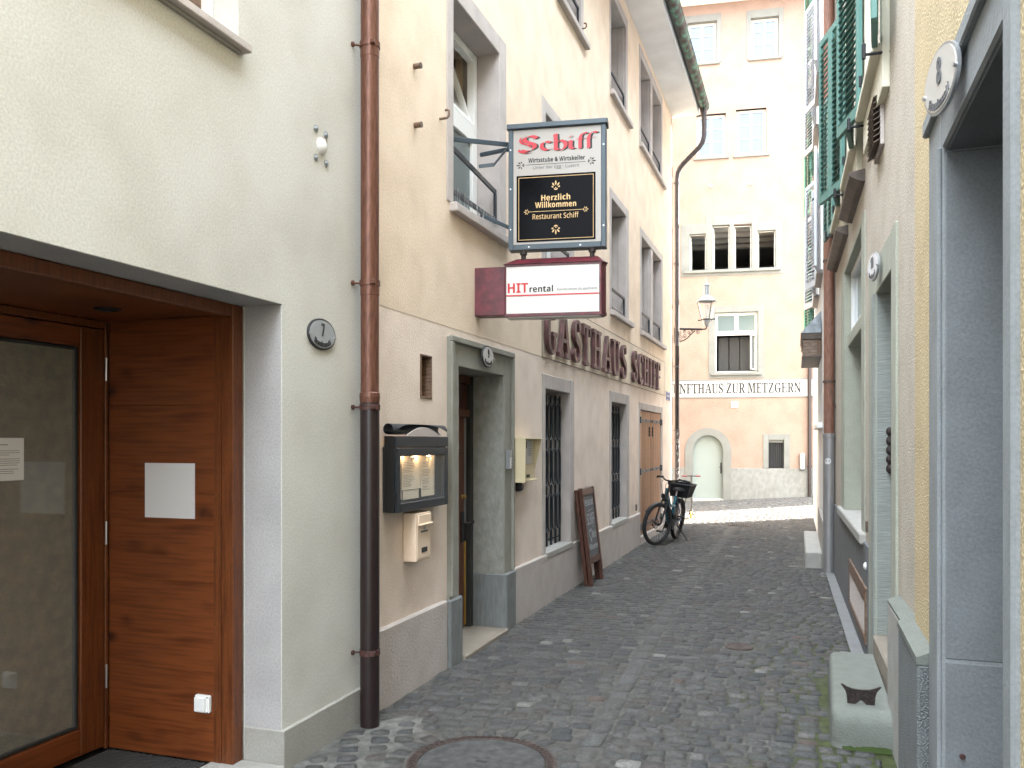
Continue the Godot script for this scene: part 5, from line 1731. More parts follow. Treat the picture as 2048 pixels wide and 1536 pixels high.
func sett_mesh(sd: int, loose: float) -> ArrayMesh:
	var r := RandomNumberGenerator.new()
	r.seed = sd
	var mb := MB.new()
	# outline of 8 points, three rings: foot, shoulder, top; and a middle point
	var base := [Vector2(-0.5, -0.5), Vector2(0.0, -0.52), Vector2(0.5, -0.5), Vector2(0.52, 0.0), Vector2(0.5, 0.5), Vector2(0.0, 0.52), Vector2(-0.5, 0.5), Vector2(-0.52, 0.0)]
	var jit := []
	for i in 8:
		jit.append(Vector2(r.randf_range(-1, 1), r.randf_range(-1, 1)) * 0.045 * loose)
	var rings := []
	for k in 3:
		var ring := []
		for i in 8:
			var s: float = [1.0, 0.99, 0.90][k]
			if i % 2 == 0: s *= [0.985, 0.98, 0.965][k] if loose < 1.5 else [0.9, 0.87, 0.86][k]
			var p: Vector2 = (base[i] + jit[i]) * s
			ring.append(P(p.x, [-0.07, -0.012, 0.0][k] + (r.randf_range(-0.0035, 0.0025) if k > 0 else 0.0), p.y))
		rings.append(ring)
	mb.g = 0
	for k in 2:
		for i in 8:
			var j := (i + 1) % 8
			mb.quad(rings[k][i], rings[k][j], rings[k + 1][j], rings[k + 1][i], (rings[k][i] + rings[k][j]) * P(1, 0, 1) + P(0, 0.02 + 0.4 * k, 0))
	var mid := P(0, 0.003, 0)
	for i in 8:
		mb.tri(rings[2][i], rings[2][(i + 1) % 8], mid, Vector3.UP)
	return mb.done()

# the long joint of lengthwise stones, left of the middle
func seam(z: float) -> float:
	return lerpf(-1.10, -1.28, clampf((-4.0 - z) / 4.5, 0.0, 1.0)) - 0.004 * maxf(0.0, -z - 9.0)

func in_patch(x: float, z: float) -> bool:
	return x < -1.95 + (z + 3.4) * 0.18 and z > -4.72 and z < -2.6

func blocked(x: float, z: float, m: float) -> bool:
	if Vector2(x + 1.61, z + 4.19).length() < 0.412 + m: return true
	if Vector2(x + 0.506, z + 7.225).length() < 0.115 + m: return true
	if absf(x + 1.23) < 0.2 + m and absf(z + 17.55) < 0.16 + m: return true
	if x > 0.15 - m * 0.6 and z < -5.03 + m * 0.6 and z > -6.54 - m * 0.6: return true
	if x > -0.035 - m and z < -11.95 and z > -14.85: return true
	if x < -2.47 and z < -6.06 and z > -7.14: return true
	if Vector2(x + 2.452, z + 4.525).length() < 0.062 + m: return true
	if Vector2(x - 0.305, z + 11.66).length() < 0.078 + m: return true
	return false

func street() -> void:
	var o := thing("street", "dark stone-sett paving of the lane", "street")
	o.remove_meta("category")
	structure(o)
	rng.seed = 12
	var moss := FastNoiseLite.new()
	moss.seed = 3
	moss.frequency = 0.9
	moss.fractal_octaves = 4
	# bed of sand, mortar and moss between the setts
	var st := SurfaceTool.new()
	st.begin(Mesh.PRIMITIVE_TRIANGLES)
	var step := 0.09
	var nx := int(4.9 / step)
	var nz := int(28.0 / step)
	for pass_i in 2:
		pass
	var grid := func(i: int, k: int) -> Vector3:
		var x := -3.9 + i * step
		var z := 0.0 - k * step
		return Vector3(x, ground_y(x, z) - 0.0055, z)
	for k in nz + 1:
		for i in nx + 1:
			var p: Vector3 = grid.call(i, k)
			var m := moss.get_noise_2d(p.x * 1.6, p.z * 1.2)
			var side := smoothstep(-1.0, 0.3, p.x) * smoothstep(-14.0, -6.0, p.z)
			var green := clampf((m + 0.75 * side - 0.30) * 2.4, 0.0, 1.0) * (0.25 + 0.75 * side)
			var sand := Color(0.17, 0.162, 0.15)
			sand = sand.lerp(Color(0.26, 0.25, 0.225), clampf(moss.get_noise_2d(p.x * 3.0 + 40, p.z * 3.0) + 0.25, 0, 1))
			var c := sand.lerp(Color(0.105, 0.13, 0.035), green)
			if in_patch(p.x, p.z):
				c = Color(0.34, 0.335, 0.31).lerp(Color(0.20, 0.20, 0.185), clampf(m * 1.4 + 0.25, 0, 1))
			st.set_color(c)
			st.set_normal(Vector3.UP)
			st.add_vertex(p)
	for k in nz:
		for i in nx:
			var a := k * (nx + 1) + i
			for v in [a, a + nx + 1, a + 1, a + 1, a + nx + 1, a + nx + 2]:
				st.add_index(v)
	var bed := part(o, "joint_bed", st.commit(), M.joint)
	# lay the setts
	var list := []   # [x, z, sx, sz, turn, kind]
	# right of the seam: courses square to the lane
	var z := -2.3
	while z > -17.6:
		var d := rng.randf_range(0.100, 0.118)
		var x := seam(z) + 0.072
		var xr := right_edge(z)
		var strip := 0.10 if z < -6.6 and z > -11.6 else 0.0
		while x < xr - 0.02 - strip:
			var w := rng.randf_range(0.088, 0.150)
			if x + w > xr - strip: w = xr - strip - x
			if w > 0.03:
				list.append([x + w * 0.5, z - d * 0.5 + rng.randf_range(-0.004, 0.004), w - rng.randf_range(0.008, 0.016), d - rng.randf_range(0.008, 0.016), rng.randf_range(-0.04, 0.04), 0])
			x += w
		z -= d
	# left of it: courses running slightly across
	var tilt := 0.10
	var ax := Vector2(cos(tilt), -sin(tilt))
	var az := Vector2(-sin(tilt), -cos(tilt))
	var v := 1.6
	while v < 18.2:
		var d := rng.randf_range(0.100, 0.120)
		var u := -3.2
		while u < 1.0:
			var w := rng.randf_range(0.09, 0.155)
			var p := ax * (u + w * 0.5) + az * (v + d * 0.5)
			p += Vector2(-0.4, 0.0)
			if p.x > XL + 0.045 and p.x < seam(p.y) - 0.105 and p.y > -17.45 and p.y < -2.3 and not in_patch(p.x, p.y):
				list.append([p.x, p.y, w - rng.randf_range(0.007, 0.015), d - rng.randf_range(0.007, 0.015), tilt + rng.randf_range(-0.05, 0.05), 0])
			u += w
		v += d
	# the seam itself
	z = -2.3
	while z > -17.4:
		var l := rng.randf_range(0.15, 0.26)
		list.append([seam(z - l * 0.5), z - l * 0.5, 0.125, l - 0.010, atan2(0.04, 1.0), 2])
		z -= l
	# rounded setts in pale mortar beside the downpipe
	v = 0.0
	while v < 2.6:
		var u := -1.6
		while u < 1.6:
			var a := 0.42
			var p := Vector2(-2.2, -3.2) + Vector2(cos(a), -sin(a)) * (u + rng.randf_range(-0.012, 0.012)) + Vector2(-sin(a), -cos(a)) * (v - 0.4)
			if in_patch(p.x - 0.03, p.y) and p.x > XL + 0.06:
				list.append([p.x, p.y, rng.randf_range(0.095, 0.125), rng.randf_range(0.085, 0.11), a + rng.randf_range(-0.15, 0.15), 1])
			u += 0.152
		v += 0.132
	# the cross street
	z = -17.5
	while z > -27.6:
		var d := rng.randf_range(0.105, 0.125)
		var x := -3.8
		while x < (0.18 if z > -19.7 else 0.95):
			var w := rng.randf_range(0.10, 0.16)
			if z < -17.62 or x > XL + 0.05:
				list.append([x + w * 0.5, z - d * 0.5, w - 0.012, d - 0.012, rng.randf_range(-0.04, 0.04), 0])
			x += w
		z -= d
	list = list.filter(func(s): return not blocked(s[0], s[1], 0.045 if s[5] != 0 or s[1] > -9 else 0.05))
	# a fan of fitted setts round the manhole
	for i in 24:
		var a := TAU * i / 24.0
		var p := Vector2(-1.61, -4.19) + Vector2(cos(a), sin(a)) * 0.462
		if p.y < -2.3:
			list.append([p.x, p.y, 0.085, 0.105, -a + PI / 2, 3])
	list = list.filter(func(s): return s[5] == 3 or Vector2(s[0] + 1.61, s[1] + 4.19).length() > 0.56)
	var tints := [Color(0.120, 0.118, 0.113), Color(0.100, 0.100, 0.100), Color(0.140, 0.136, 0.128), Color(0.082, 0.085, 0.088), Color(0.122, 0.106, 0.097), Color(0.152, 0.151, 0.146), Color(0.104, 0.108, 0.098), Color(0.34, 0.33, 0.31), Color(0.22, 0.21, 0.20), Color(0.160, 0.118, 0.098)]
	tints = tints.map(func(c): return Color(c.r * 0.95 + 0.026, c.g * 0.95 + 0.026, c.b * 0.95 + 0.026))
	var weights := [24, 20, 18, 10, 8, 12, 9, 1, 2, 2]
	var bag := []
	for i in weights.size():
		for k in weights[i]: bag.append(i)
	for s in list:
		s.append(bag[rng.randi() % bag.size()] if s[5] != 2 else [0, 2, 5][rng.randi() % 3])
	# the largest in the picture one by one, the others as one mass
	var eye := Vector2(0, 0)
	var fwd := Vector2(-0.325, -0.9457)
	var rt := Vector2(0.9457, -0.325)
	var score := func(s) -> float:
		var p := Vector2(s[0], s[1])
		var dd := p.dot(fwd)
		if dd < 3.5: return 99.0
		var px := p.dot(rt) / dd
		var py := 1.72 / dd
		if absf(px) > 0.62 or py > 0.40: return 50.0 + dd
		return dd
	list.sort_custom(func(a, b): return score.call(a) < score.call(b))
	var meshes := []
	for i in 6: meshes.append(sett_mesh(100 + i, 0.9))
	var round_mesh := [sett_mesh(200, 2.2), sett_mesh(201, 2.2), sett_mesh(202, 2.2)]
	var mats := []
	for i in tints.size():
		var m: StandardMaterial3D = M.sett.duplicate()
		m.vertex_color_use_as_albedo = false
		m.albedo_color = tints[i].linear_to_srgb()
		mats.append(m)
	var mm := MultiMesh.new()
	mm.transform_format = MultiMesh.TRANSFORM_3D
	mm.use_colors = true
	mm.mesh = meshes[0]
	mm.instance_count = list.size() - 300
	for i in list.size():
		var s: Array = list[i]
		var y := ground_y(s[0], s[1]) + rng.randf_range(-0.003, 0.003)
		var q: float = [0.0, PI][rng.randi() % 2]
		var b := Basis(Vector3.UP, s[4] + q) * Basis(Vector3.RIGHT, rng.randf_range(-0.02, 0.02)) * Basis(Vector3.BACK, rng.randf_range(-0.02, 0.02)) * Basis.from_scale(P(s[2], 1, s[3]))
		var t := Transform3D(b, P(s[0], y, s[1]))
		if i < 300:
			var p := part(o, "cobblestone", round_mesh[i % 3] if s[5] == 1 else meshes[i % 6], mats[s[6]])
			p.transform = t
		else:
			mm.set_instance_transform(i - 300, t)
			var c: Color = tints[s[6]] * rng.randf_range(0.85, 1.15)
			c.a = 1.0
			mm.set_instance_color(i - 300, c)
	var mi := MultiMeshInstance3D.new()
	mi.name = "cobblestones"
	mi.multimesh = mm
	mi.material_override = M.sett
	o.add_child(mi, true)
	stuff(mi)
	# smooth strip along the beige house
	var mb := MB.new()
	mb.t = FR
	mb.box(P(-4.1, -0.05, 0.02), P(0.80, 0.006, 0.118), 0.004)
	part(o, "edge_strip", mb, M.smooth_strip)
	# land beyond and below
	mb = MB.new()
	mb.box(P(-220, -1.6, -240), P(220, -0.62, 220))
	var g := part(self, "ground", mb, M.terrain)
	structure(g)
	mb = MB.new()
	mb.box(P(-30, -0.45, -60), P(-3.9, -0.10, 20))
	mb.box(P(0.95, -0.45, -60), P(30, -0.12, 20))
	mb.box(P(-3.9, -0.45, 0.0), P(0.95, -0.014, 20))
	g = part(self, "pavement", mb, M.terrain)
	structure(g)

func covers() -> void:
	var o := thing("manhole_cover", "large round concrete-filled manhole cover with a rusty patterned ring, nearest the camera", "manhole cover", Transform3D(Basis(), P(-1.61, 0, -4.19)), "manhole covers in the lane")
	var mb := MB.new()
	mb.lathe([Vector2(0.395, -0.05), Vector2(0.395, 0.002), Vector2(0.385, 0.005), Vector2(0.345, 0.005), Vector2(0.340, 0.0), Vector2(0.340, -0.02)], 64, false)
	part(o, "ring", mb, M.rusty_ring)
	mb = MB.new()
	for i in 56:
		var a := TAU * i / 56.0
		for s in [-1.0, 1.0]:
			mb.bar(P(cos(a) * 0.349, 0.006, sin(a) * 0.349), P(cos(a + s * TAU / 56) * 0.381, 0.006, sin(a + s * TAU / 56) * 0.381), 0.0045, 0.006)
	stuff(part(o, "lattice", mb, M.rusty_ring))
	mb = MB.new()
	mb.lathe([Vector2(0.336, -0.03), Vector2(0.336, 0.0), Vector2(0.330, 0.003), Vector2(0.0, 0.004)], 64, false)
	part(o, "fill", mb, M.cover_concrete)
	bx(o, "lift_hole", P(-0.03, 0.0035, -0.013), P(0.03, 0.0055, 0.013), M.dark_room, 0.001)
	o = thing("valve_cover", "small rust-red round cover in the middle of the lane", "manhole cover", Transform3D(Basis(), P(-0.506, 0, -7.225)), "manhole covers in the lane")
	mb = MB.new()
	mb.lathe([Vector2(0.115, -0.04), Vector2(0.115, 0.002), Vector2(0.09, 0.005), Vector2(0.088, 0.001), Vector2(0.04, 0.001), Vector2(0.038, 0.004), Vector2(0.0, 0.005)], 36, false)
	part(o, "cover", mb, M.rusty_ring)
	bx(o, "lift_hole", P(-0.022, 0.0045, -0.009), P(0.022, 0.0065, 0.009), M.dark_room, 0.001)
	o = thing("drain_grate", "iron drain grate at the edge of the sunlit strip", "drain", Transform3D(Basis(), P(-1.23, -0.006, -17.55)))
	mb = MB.new()
	frame4(mb, -0.2, 0.2, -0.16, 0.16, 0.03, -0.01, 0.01)
	mb.t = Transform3D(Basis(Vector3.RIGHT, -PI / 2), Vector3.ZERO)
	mb = MB.new()
	mb.t = Transform3D(Basis(Vector3.RIGHT, -PI / 2), Vector3.ZERO)
	frame4(mb, -0.2, 0.2, -0.16, 0.16, 0.03, -0.01, 0.012)
	part(o, "frame", mb, M.cast_iron)
	for i in 8:
		bx(o, "bar", P(-0.165 + i * 0.043, -0.008, -0.13), P(-0.145 + i * 0.043, 0.010, 0.13), M.cast_iron, 0.003)
	bx(o, "pit", P(-0.17, -0.05, -0.13), P(0.17, -0.03, 0.13), M.dark_room, 0.0)

# ------------------------------------------------------------------ hanging signs
func palmette(mb: MB, c: Vector2, s: float, ang: float, z: float) -> void:
	for k in 5:
		var a := ang + (k - 2) * 0.62
		var l: float = s * [0.62, 0.85, 1.0, 0.85, 0.62][k]
		var d := Vector2(cos(a), sin(a))
		var n := Vector2(-d.y, d.x)
		var p := PackedVector2Array()
		for i in 10:
			var t := i / 9.0
			p.append(c + d * (s * 0.30 + (l - s * 0.30) * t) + n * sin(t * PI) * s * 0.11 * (0.6 + t * 0.6))
		for i in range(8, 0, -1):
			var t := i / 9.0
			p.append(c + d * (s * 0.30 + (l - s * 0.30) * t) - n * sin(t * PI) * s * 0.11 * (0.6 + t * 0.6))
		mb.prism(p, z, z + 0.002)
	var r := PackedVector2Array()
	for i in 15:
		var a := ang + PI * 0.62 + (TAU - PI * 1.24) * i / 14.0
		r.append(c + Vector2(cos(a), sin(a)) * s * 0.30)
	for i in range(14, -1, -1):
		var a := ang + PI * 0.62 + (TAU - PI * 1.24) * i / 14.0
		r.append(c + Vector2(cos(a), sin(a)) * s * 0.17)
	mb.prism(r, z, z + 0.002)
	var e := PackedVector2Array()
	for i in 10:
		e.append(c + Vector2(cos(TAU * i / 10), sin(TAU * i / 10)) * s * 0.085)
	mb.prism(e, z, z + 0.002)

# strokes of a broad pen, as in a blackletter hand
func pen(mb: MB, pts: Array, o: Vector2, sc: Vector2, w: float, ang: float, z: float, dep := 0.002) -> void:
	var c := Curve2D.new()
	for i in pts.size():
		var a: Vector2 = pts[maxi(i - 1, 0)]
		var b: Vector2 = pts[mini(i + 1, pts.size() - 1)]
		c.add_point(pts[i], -(b - a) * 0.16, (b - a) * 0.16)
	var n := 6 * (pts.size() - 1)
	var nib := Vector2(cos(ang), sin(ang)) * w * 0.5
	var prev := Vector2.ZERO
	for i in n + 1:
		var k := mini(i / 6, pts.size() - 2)
		var p: Vector2 = c.sample(k, (i - k * 6) / 6.0)
		if i > 0:
			var q := [o + (prev - nib) * sc, o + (prev + nib) * sc, o + (p + nib) * sc, o + (p - nib) * sc]
			mb.quad(P(q[0].x, q[0].y, z + dep), P(q[1].x, q[1].y, z + dep), P(q[2].x, q[2].y, z + dep), P(q[3].x, q[3].y, z + dep), P(0, 0, 1))
		prev = p

func schiff(parent: Node, called: String, m: Material, x0: float, x1: float, y0: float, y1: float, z: float) -> void:
	var W := 3.12
	var sc := Vector2((x1 - x0) / W, (y1 - y0))
	var o := Vector2(x0, y0)
	var V := func(a): return a.map(func(p): return Vector2(p[0], p[1]))
	var L := [
		[0.0, 0.20, [[0.76, 0.80], [0.62, 0.92], [0.42, 0.93], [0.26, 0.80], [0.30, 0.64], [0.50, 0.53], [0.66, 0.40], [0.66, 0.22], [0.50, 0.09], [0.28, 0.06], [0.12, 0.12]]],
		[0.0, 0.09, [[0.30, 0.95], [0.12, 0.86], [0.08, 0.68], [0.18, 0.52], [0.40, 0.42], [0.50, 0.30]]],
		[0.0, 0.10, [[0.02, 0.16], [0.10, 0.02], [0.30, -0.06], [0.50, -0.02]]],
		[0.86, 0.17, [[0.44, 0.48], [0.30, 0.57], [0.14, 0.48], [0.10, 0.28], [0.18, 0.12], [0.34, 0.05], [0.48, 0.13]]],
		[1.42, 0.18, [[0.10, 0.98], [0.12, 0.60], [0.12, 0.10], [0.24, 0.03]]],
		[1.42, 0.17, [[0.14, 0.44], [0.30, 0.58], [0.46, 0.48], [0.52, 0.30], [0.46, 0.10], [0.30, -0.04]]],
		[2.02, 0.17, [[0.06, 0.52], [0.12, 0.46], [0.12, 0.12], [0.24, 0.04]]],
		[2.02, 0.09, [[0.06, 0.70], [0.17, 0.82]]],
		[2.40, 0.15, [[0.12, 0.02], [0.12, 0.60], [0.18, 0.84], [0.30, 0.95], [0.36, 0.88]]],
		[2.40, 0.07, [[-0.04, 0.58], [0.14, 0.60], [0.28, 0.60]]],
		[2.76, 0.15, [[0.10, 0.02], [0.10, 0.60], [0.16, 0.84], [0.30, 0.97], [0.42, 0.90]]],
		[2.76, 0.07, [[-0.04, 0.60], [0.14, 0.61], [0.36, 0.66]]]]
	var mb := MB.new()
	for i in L.size():
		var s: Array = L[i]
		pen(mb, V.call(s[2]), o + Vector2(s[0] * sc.x, 0), sc, s[1], 0.45, z)
		if i == L.size() - 1 or L[i + 1][0] != s[0]:
			part(parent, called, mb, m)
			mb = MB.new()

func hanging_signs() -> void:
	var F := Transform3D(Basis(P(0.9901, 0, -0.1401), Vector3.UP, P(0.1401, 0, 0.9901)), P(XL, 0, -6.451))
	var o := thing("light_box_sign", "maroon wall-mounted light box reading HIT rental, hanging out over the lane", "sign", F * Transform3D(Basis(), P(0, 2.70, 0)))
	var mb := MB.new()
	mb.box(P(0.0, 0.012, -0.165), P(0.255, 0.405, -0.015), 0.004)
	part(o, "arm_box", mb, M.maroon)
	# frame of the box; its outer end is a shallow point in plan
	var plan := PackedVector2Array([Vector2(0.257, 0.0), Vector2(1.037, 0.0), Vector2(1.072, 0.09), Vector2(1.037, 0.18), Vector2(0.257, 0.18)])
	mb = MB.new()
	mb.t = Transform3D(Basis(P(1, 0, 0), P(0, 0, -1), P(0, 1, 0)), Vector3.ZERO)
	mb.prism(plan, -0.004, 0.020)
	mb.prism(plan, 0.398, 0.418)
	mb.t = Transform3D()
	for x in [[0.257, 0.268], [1.019, 1.037]]:
		mb.box(P(x[0], 0.020, -0.18), P(x[1], 0.398, 0.0), 0.002)
	part(o, "frame", mb, M.maroon)
	mb = MB.new()
	mb.t = Transform3D(Basis(P(1, 0, 0), P(0, 0, -1), P(0, 1, 0)), Vector3.ZERO)
	mb.prism(PackedVector2Array([Vector2(1.0375, 0.008), Vector2(1.066, 0.09), Vector2(1.0375, 0.172)]), 0.0205, 0.3975)
	part(o, "end_piece", mb, M.maroon)
	bx(o, "front_panel", P(0.2685, 0.0205, -0.02), P(1.0185, 0.3975, -0.004), M.panel_white, 0.0)
	bx(o, "rear_panel", P(0.2685, 0.0205, -0.176), P(1.0185, 0.3975, -0.16), M.panel_white, 0.0)
	bx(o, "underside", P(0.275, -0.012, -0.16), P(1.02, -0.0045, -0.02), M.under_white, 0.0)
	mb = MB.new()
	var e := [P(0.245, 0.4185, 0.012), P(1.045, 0.4185, 0.012), P(1.085, 0.4185, -0.09), P(1.045, 0.4185, -0.192), P(0.245, 0.4185, -0.192)]
	var rdg := [P(0.34, 0.478, -0.09), P(1.0, 0.478, -0.09)]
	mb.quad(e[0], e[1], rdg[1], rdg[0], P(0, 1, 1))
	mb.tri(e[1], e[2], rdg[1], P(1, 1, 0.5))
	mb.tri(e[2], e[3], rdg[1], P(1, 1, -0.5))
	mb.quad(e[3], e[4], rdg[0], rdg[1], P(0, 1, -1))
	mb.tri(e[4], e[0], rdg[0], P(-1, 1, 0))
	part(o, "roof", mb, M.maroon)
	text(o, "red_lettering", "HIT", "Droid Sans", true, 0.280, 0.447, 0.188, 0.266, -0.004, 0.003, M.sign_red)
	text(o, "black_lettering", "rental", "Droid Sans", true, 0.458, 0.650, 0.189, 0.243, -0.004, 0.003, M.ink)
	text(o, "small_lettering", "business leisure city apartments", "Droid Sans", false, 0.682, 1.002, 0.188, 0.219, -0.004, 0.002, M.ink_grey)
	bx(o, "red_line", P(0.2690, 0.160, -0.004), P(1.018, 0.171, -0.001), M.sign_red, 0.0)
	for x in [0.395, 0.955]:
		mb = MB.new()
		mb.cyl(P(x, 0.440, -0.09), P(x, 0.545, -0.09), 0.020, 10)
		mb.cyl(P(x, 0.51, -0.09), P(x, 0.535, -0.09), 0.030, 10)
		part(o, "post", mb, M.cast_iron)
	# upper sign
	o = thing("inn_sign", "framed Schiff inn sign with black welcome panel, above the maroon light box", "sign", F * Transform3D(Basis(), P(0, 0, -0.135)))
	var x0 := 0.270
	var x1 := 1.066
	var yb := 3.25
	var yt := 4.235
	bx(o, "panel", P(x0 + 0.018, yb + 0.035, -0.045), P(x1 - 0.036, yt - 0.004, 0.045), M.sign_grey, 0.0)
	mb = MB.new()
	frame4(mb, x0, x1, yb, yt, 0.040, -0.06, 0.055, 0.002, 0.046)
	part(o, "frame", mb, M.sign_frame)
	mb = MB.new()
	mb.box(P(x0 - 0.012, yt, -0.075), P(x1 + 0.014, yt + 0.042, 0.072), 0.005)
	part(o, "cap", mb, M.sign_frame)
	mb = MB.new()
	for p in [P(0.288, 4.07, 0), P(0.288, 3.75, 0), P(0.288, 3.42, 0), P(1.047, 4.07, 0), P(1.047, 3.42, 0), P(0.44, 3.272, 0), P(0.86, 3.272, 0)]:
		mb.cyl(p + P(0, 0, 0.055), p + P(0, 0, 0.058), 0.006, 8)
	part(o, "screw", mb, M.steel)
	bx(o, "black_panel", P(0.337, 3.314, 0.045), P(0.982, 3.856, 0.048), M.sign_black, 0.0)
	mb = MB.new()
	frame4(mb, 0.353, 0.966, 3.330, 3.840, 0.004, 0.048, 0.0495, -1.0, -1.0, 0.0)
	mb.box(P(0.447, 3.557, 0.048), P(0.873, 3.5605, 0.0495))
	palmette(mb, Vector2(0.66, 3.745), 0.060, PI / 2, 0.048)
	palmette(mb, Vector2(0.66, 3.425), 0.060, -PI / 2, 0.048)
	palmette(mb, Vector2(0.432, 3.5585), 0.036, PI, 0.048)
	palmette(mb, Vector2(0.890, 3.5585), 0.036, 0.0, 0.048)
	part(o, "gold_ornament", mb, M.sign_gold)
	text(o, "gold_lettering", "Herzlich", "Droid Sans", true, 0.541, 0.778, 3.644, 3.694, 0.048, 0.003, M.sign_gold)
	text(o, "gold_lettering", "Willkommen", "Droid Sans", true, 0.491, 0.826, 3.587, 3.636, 0.048, 0.003, M.sign_gold)
	text(o, "gold_lettering", "Restaurant Schiff", "Droid Sans", false, 0.470, 0.846, 3.496, 3.541, 0.048, 0.002, M.sign_gold)
	schiff(o, "letter_shadow", M.ink, 0.366, 0.994, 4.043, 4.179, 0.045)
	schiff(o, "red_letter", M.sign_red, 0.350, 0.978, 4.048, 4.184, 0.0468)
	text(o, "black_lettering", "Wirtsstube & Wirtskeller", "Droid Sans", true, 0.434, 0.896, 3.960, 3.998, 0.045, 0.003, M.ink)
	text(o, "grey_lettering", "Unter der Egg · Luzern", "Droid Sans", false, 0.473, 0.848, 3.897, 3.933, 0.045, 0.002, M.ink_grey)
	mb = MB.new()
	mb.box(P(0.417, 3.9415, 0.045), P(0.902, 3.9445, 0.047))
	palmette(mb, Vector2(0.385, 3.943), 0.052, PI, 0.045)
	palmette(mb, Vector2(0.935, 3.946), 0.052, 0.0, 0.045)
	part(o, "black_ornament", mb, M.ink)
	# flat stay into the window reveal, and a short strut
	mb = MB.new()
	mb.bar(P(0.262, 4.135, 0.0), P(-0.10, 4.06, 0.42), 0.012, 0.038, Vector3.UP, 0.002)
	mb.bar(P(0.262, 4.12, 0.0), P(0.14, 3.97, 0.02), 0.010, 0.030, P(0, 0, 1), 0.002)
	mb.bar(P(0.145, 3.972, 0.02), P(0.02, 3.955, 0.05), 0.010, 0.030, Vector3.UP, 0.002)
	part(o, "stay", mb, M.sign_frame)
	mb = MB.new()
	mb.bar(P(0.0, 3.60, -0.12), P(0.65, 3.262, 0.0), 0.03, 0.03, Vector3.UP, 0.003)
	mb.bar(P(0.0, 4.1, -0.1), P(0.28, 4.1, 0.0), 0.03, 0.03, Vector3.UP, 0.003)
	part(o, "rear_bracket", mb, M.sign_frame)

func chalkboard() -> void:
	# folded pavement board leaning on the plinth
	var a := Vector3(-2.318, 0, -9.625)
	var d := (Vector3(-2.318, 0, -10.19) - a).normalized()
	var n := d.cross(Vector3.UP)
	var lean := 0.112
	var up := (Vector3.UP * cos(lean) - n * sin(lean)).normalized()
	var T := Transform3D(Basis(d, up, d.cross(up)), a)
	var o := thing("chalkboard", "brown wooden folding chalkboard leaning on the inn's grey plinth", "chalkboard", T)
	var W := 0.60
	var H := 1.14
	var names := ["front_leaf", "rear_leaf"]
	for k in 2:
		var l := sub(o, names[k])
		var z0 := -0.045 - k * 0.052
		var z1 := z0 + 0.045
		for x in [[0.0, 0.062], [W - 0.062, W]]:
			bx(l, "stile", P(x[0], 0.0 + k * 0.01, z0), P(x[1], H - k * 0.012, z1), M.board_wood, 0.004)
		for y in [[H - 0.085, H - 0.012], [0.245, 0.325]]:
			bx(l, "rail", P(0.063, y[0], z0 + 0.004), P(W - 0.063, y[1], z1 - 0.004), M.board_wood, 0.004)
		bx(l, "slate", P(0.063, 0.326, z0 + 0.012), P(W - 0.063, H - 0.086, z1 - 0.014), M.chalkboard, 0.0)
	var f := sub(o, "writing")
	var z := -0.0138
	text(f, "chalk_line", "Restaurant", "Droid Sans", false, 0.085, 0.515, 0.925, 1.01, z, 0.001, M.chalk)
	text(f, "chalk_line", "SCHIFF", "Droid Sans", false, 0.13, 0.49, 0.70, 0.83, z, 0.001, M.chalk)
	text(f, "chalk_line", "lich", "Droid Sans", false, 0.33, 0.49, 0.535, 0.62, z, 0.001, M.chalk)
	text(f, "chalk_line", "Willkommen", "Droid Sans", false, 0.08, 0.525, 0.405, 0.475, z, 0.001, M.chalk)
	var mb := MB.new()
	var pts := []
	for i in 26:
		var t := TAU * i / 26.0
		pts.append(P(0.235 + 0.0046 * 16.0 * pow(sin(t), 3), 0.585 + 0.0052 * (13.0 * cos(t) - 5.0 * cos(2 * t) - 2.0 * cos(3 * t) - cos(4 * t)), z))
	mb.tube(pts, 0.004, 5, true)
	for s in [[0.20, 0.86, 0.44, 0.875], [0.36, 0.665, 0.42, 0.668]]:
		mb.tube([P(s[0], s[1], z), P(s[2], s[3], z)], 0.003, 5)
	part(f, "heart", mb, M.chalk)
	mb = MB.new()
	for x in [0.12, W - 0.12]:
		mb.box(P(x - 0.03, H - 0.004, -0.08), P(x + 0.03, H + 0.008, -0.012), 0.003)
	part(o, "hinge", mb, M.steel)
	mb = MB.new()
	mb.tube([P(0.30, 0.245, -0.03), P(0.27, 0.10, -0.05), P(0.30, 0.06, -0.07), P(0.33, 0.22, -0.08)], 0.003, 5)
	part(o, "cord", mb, M.paper)

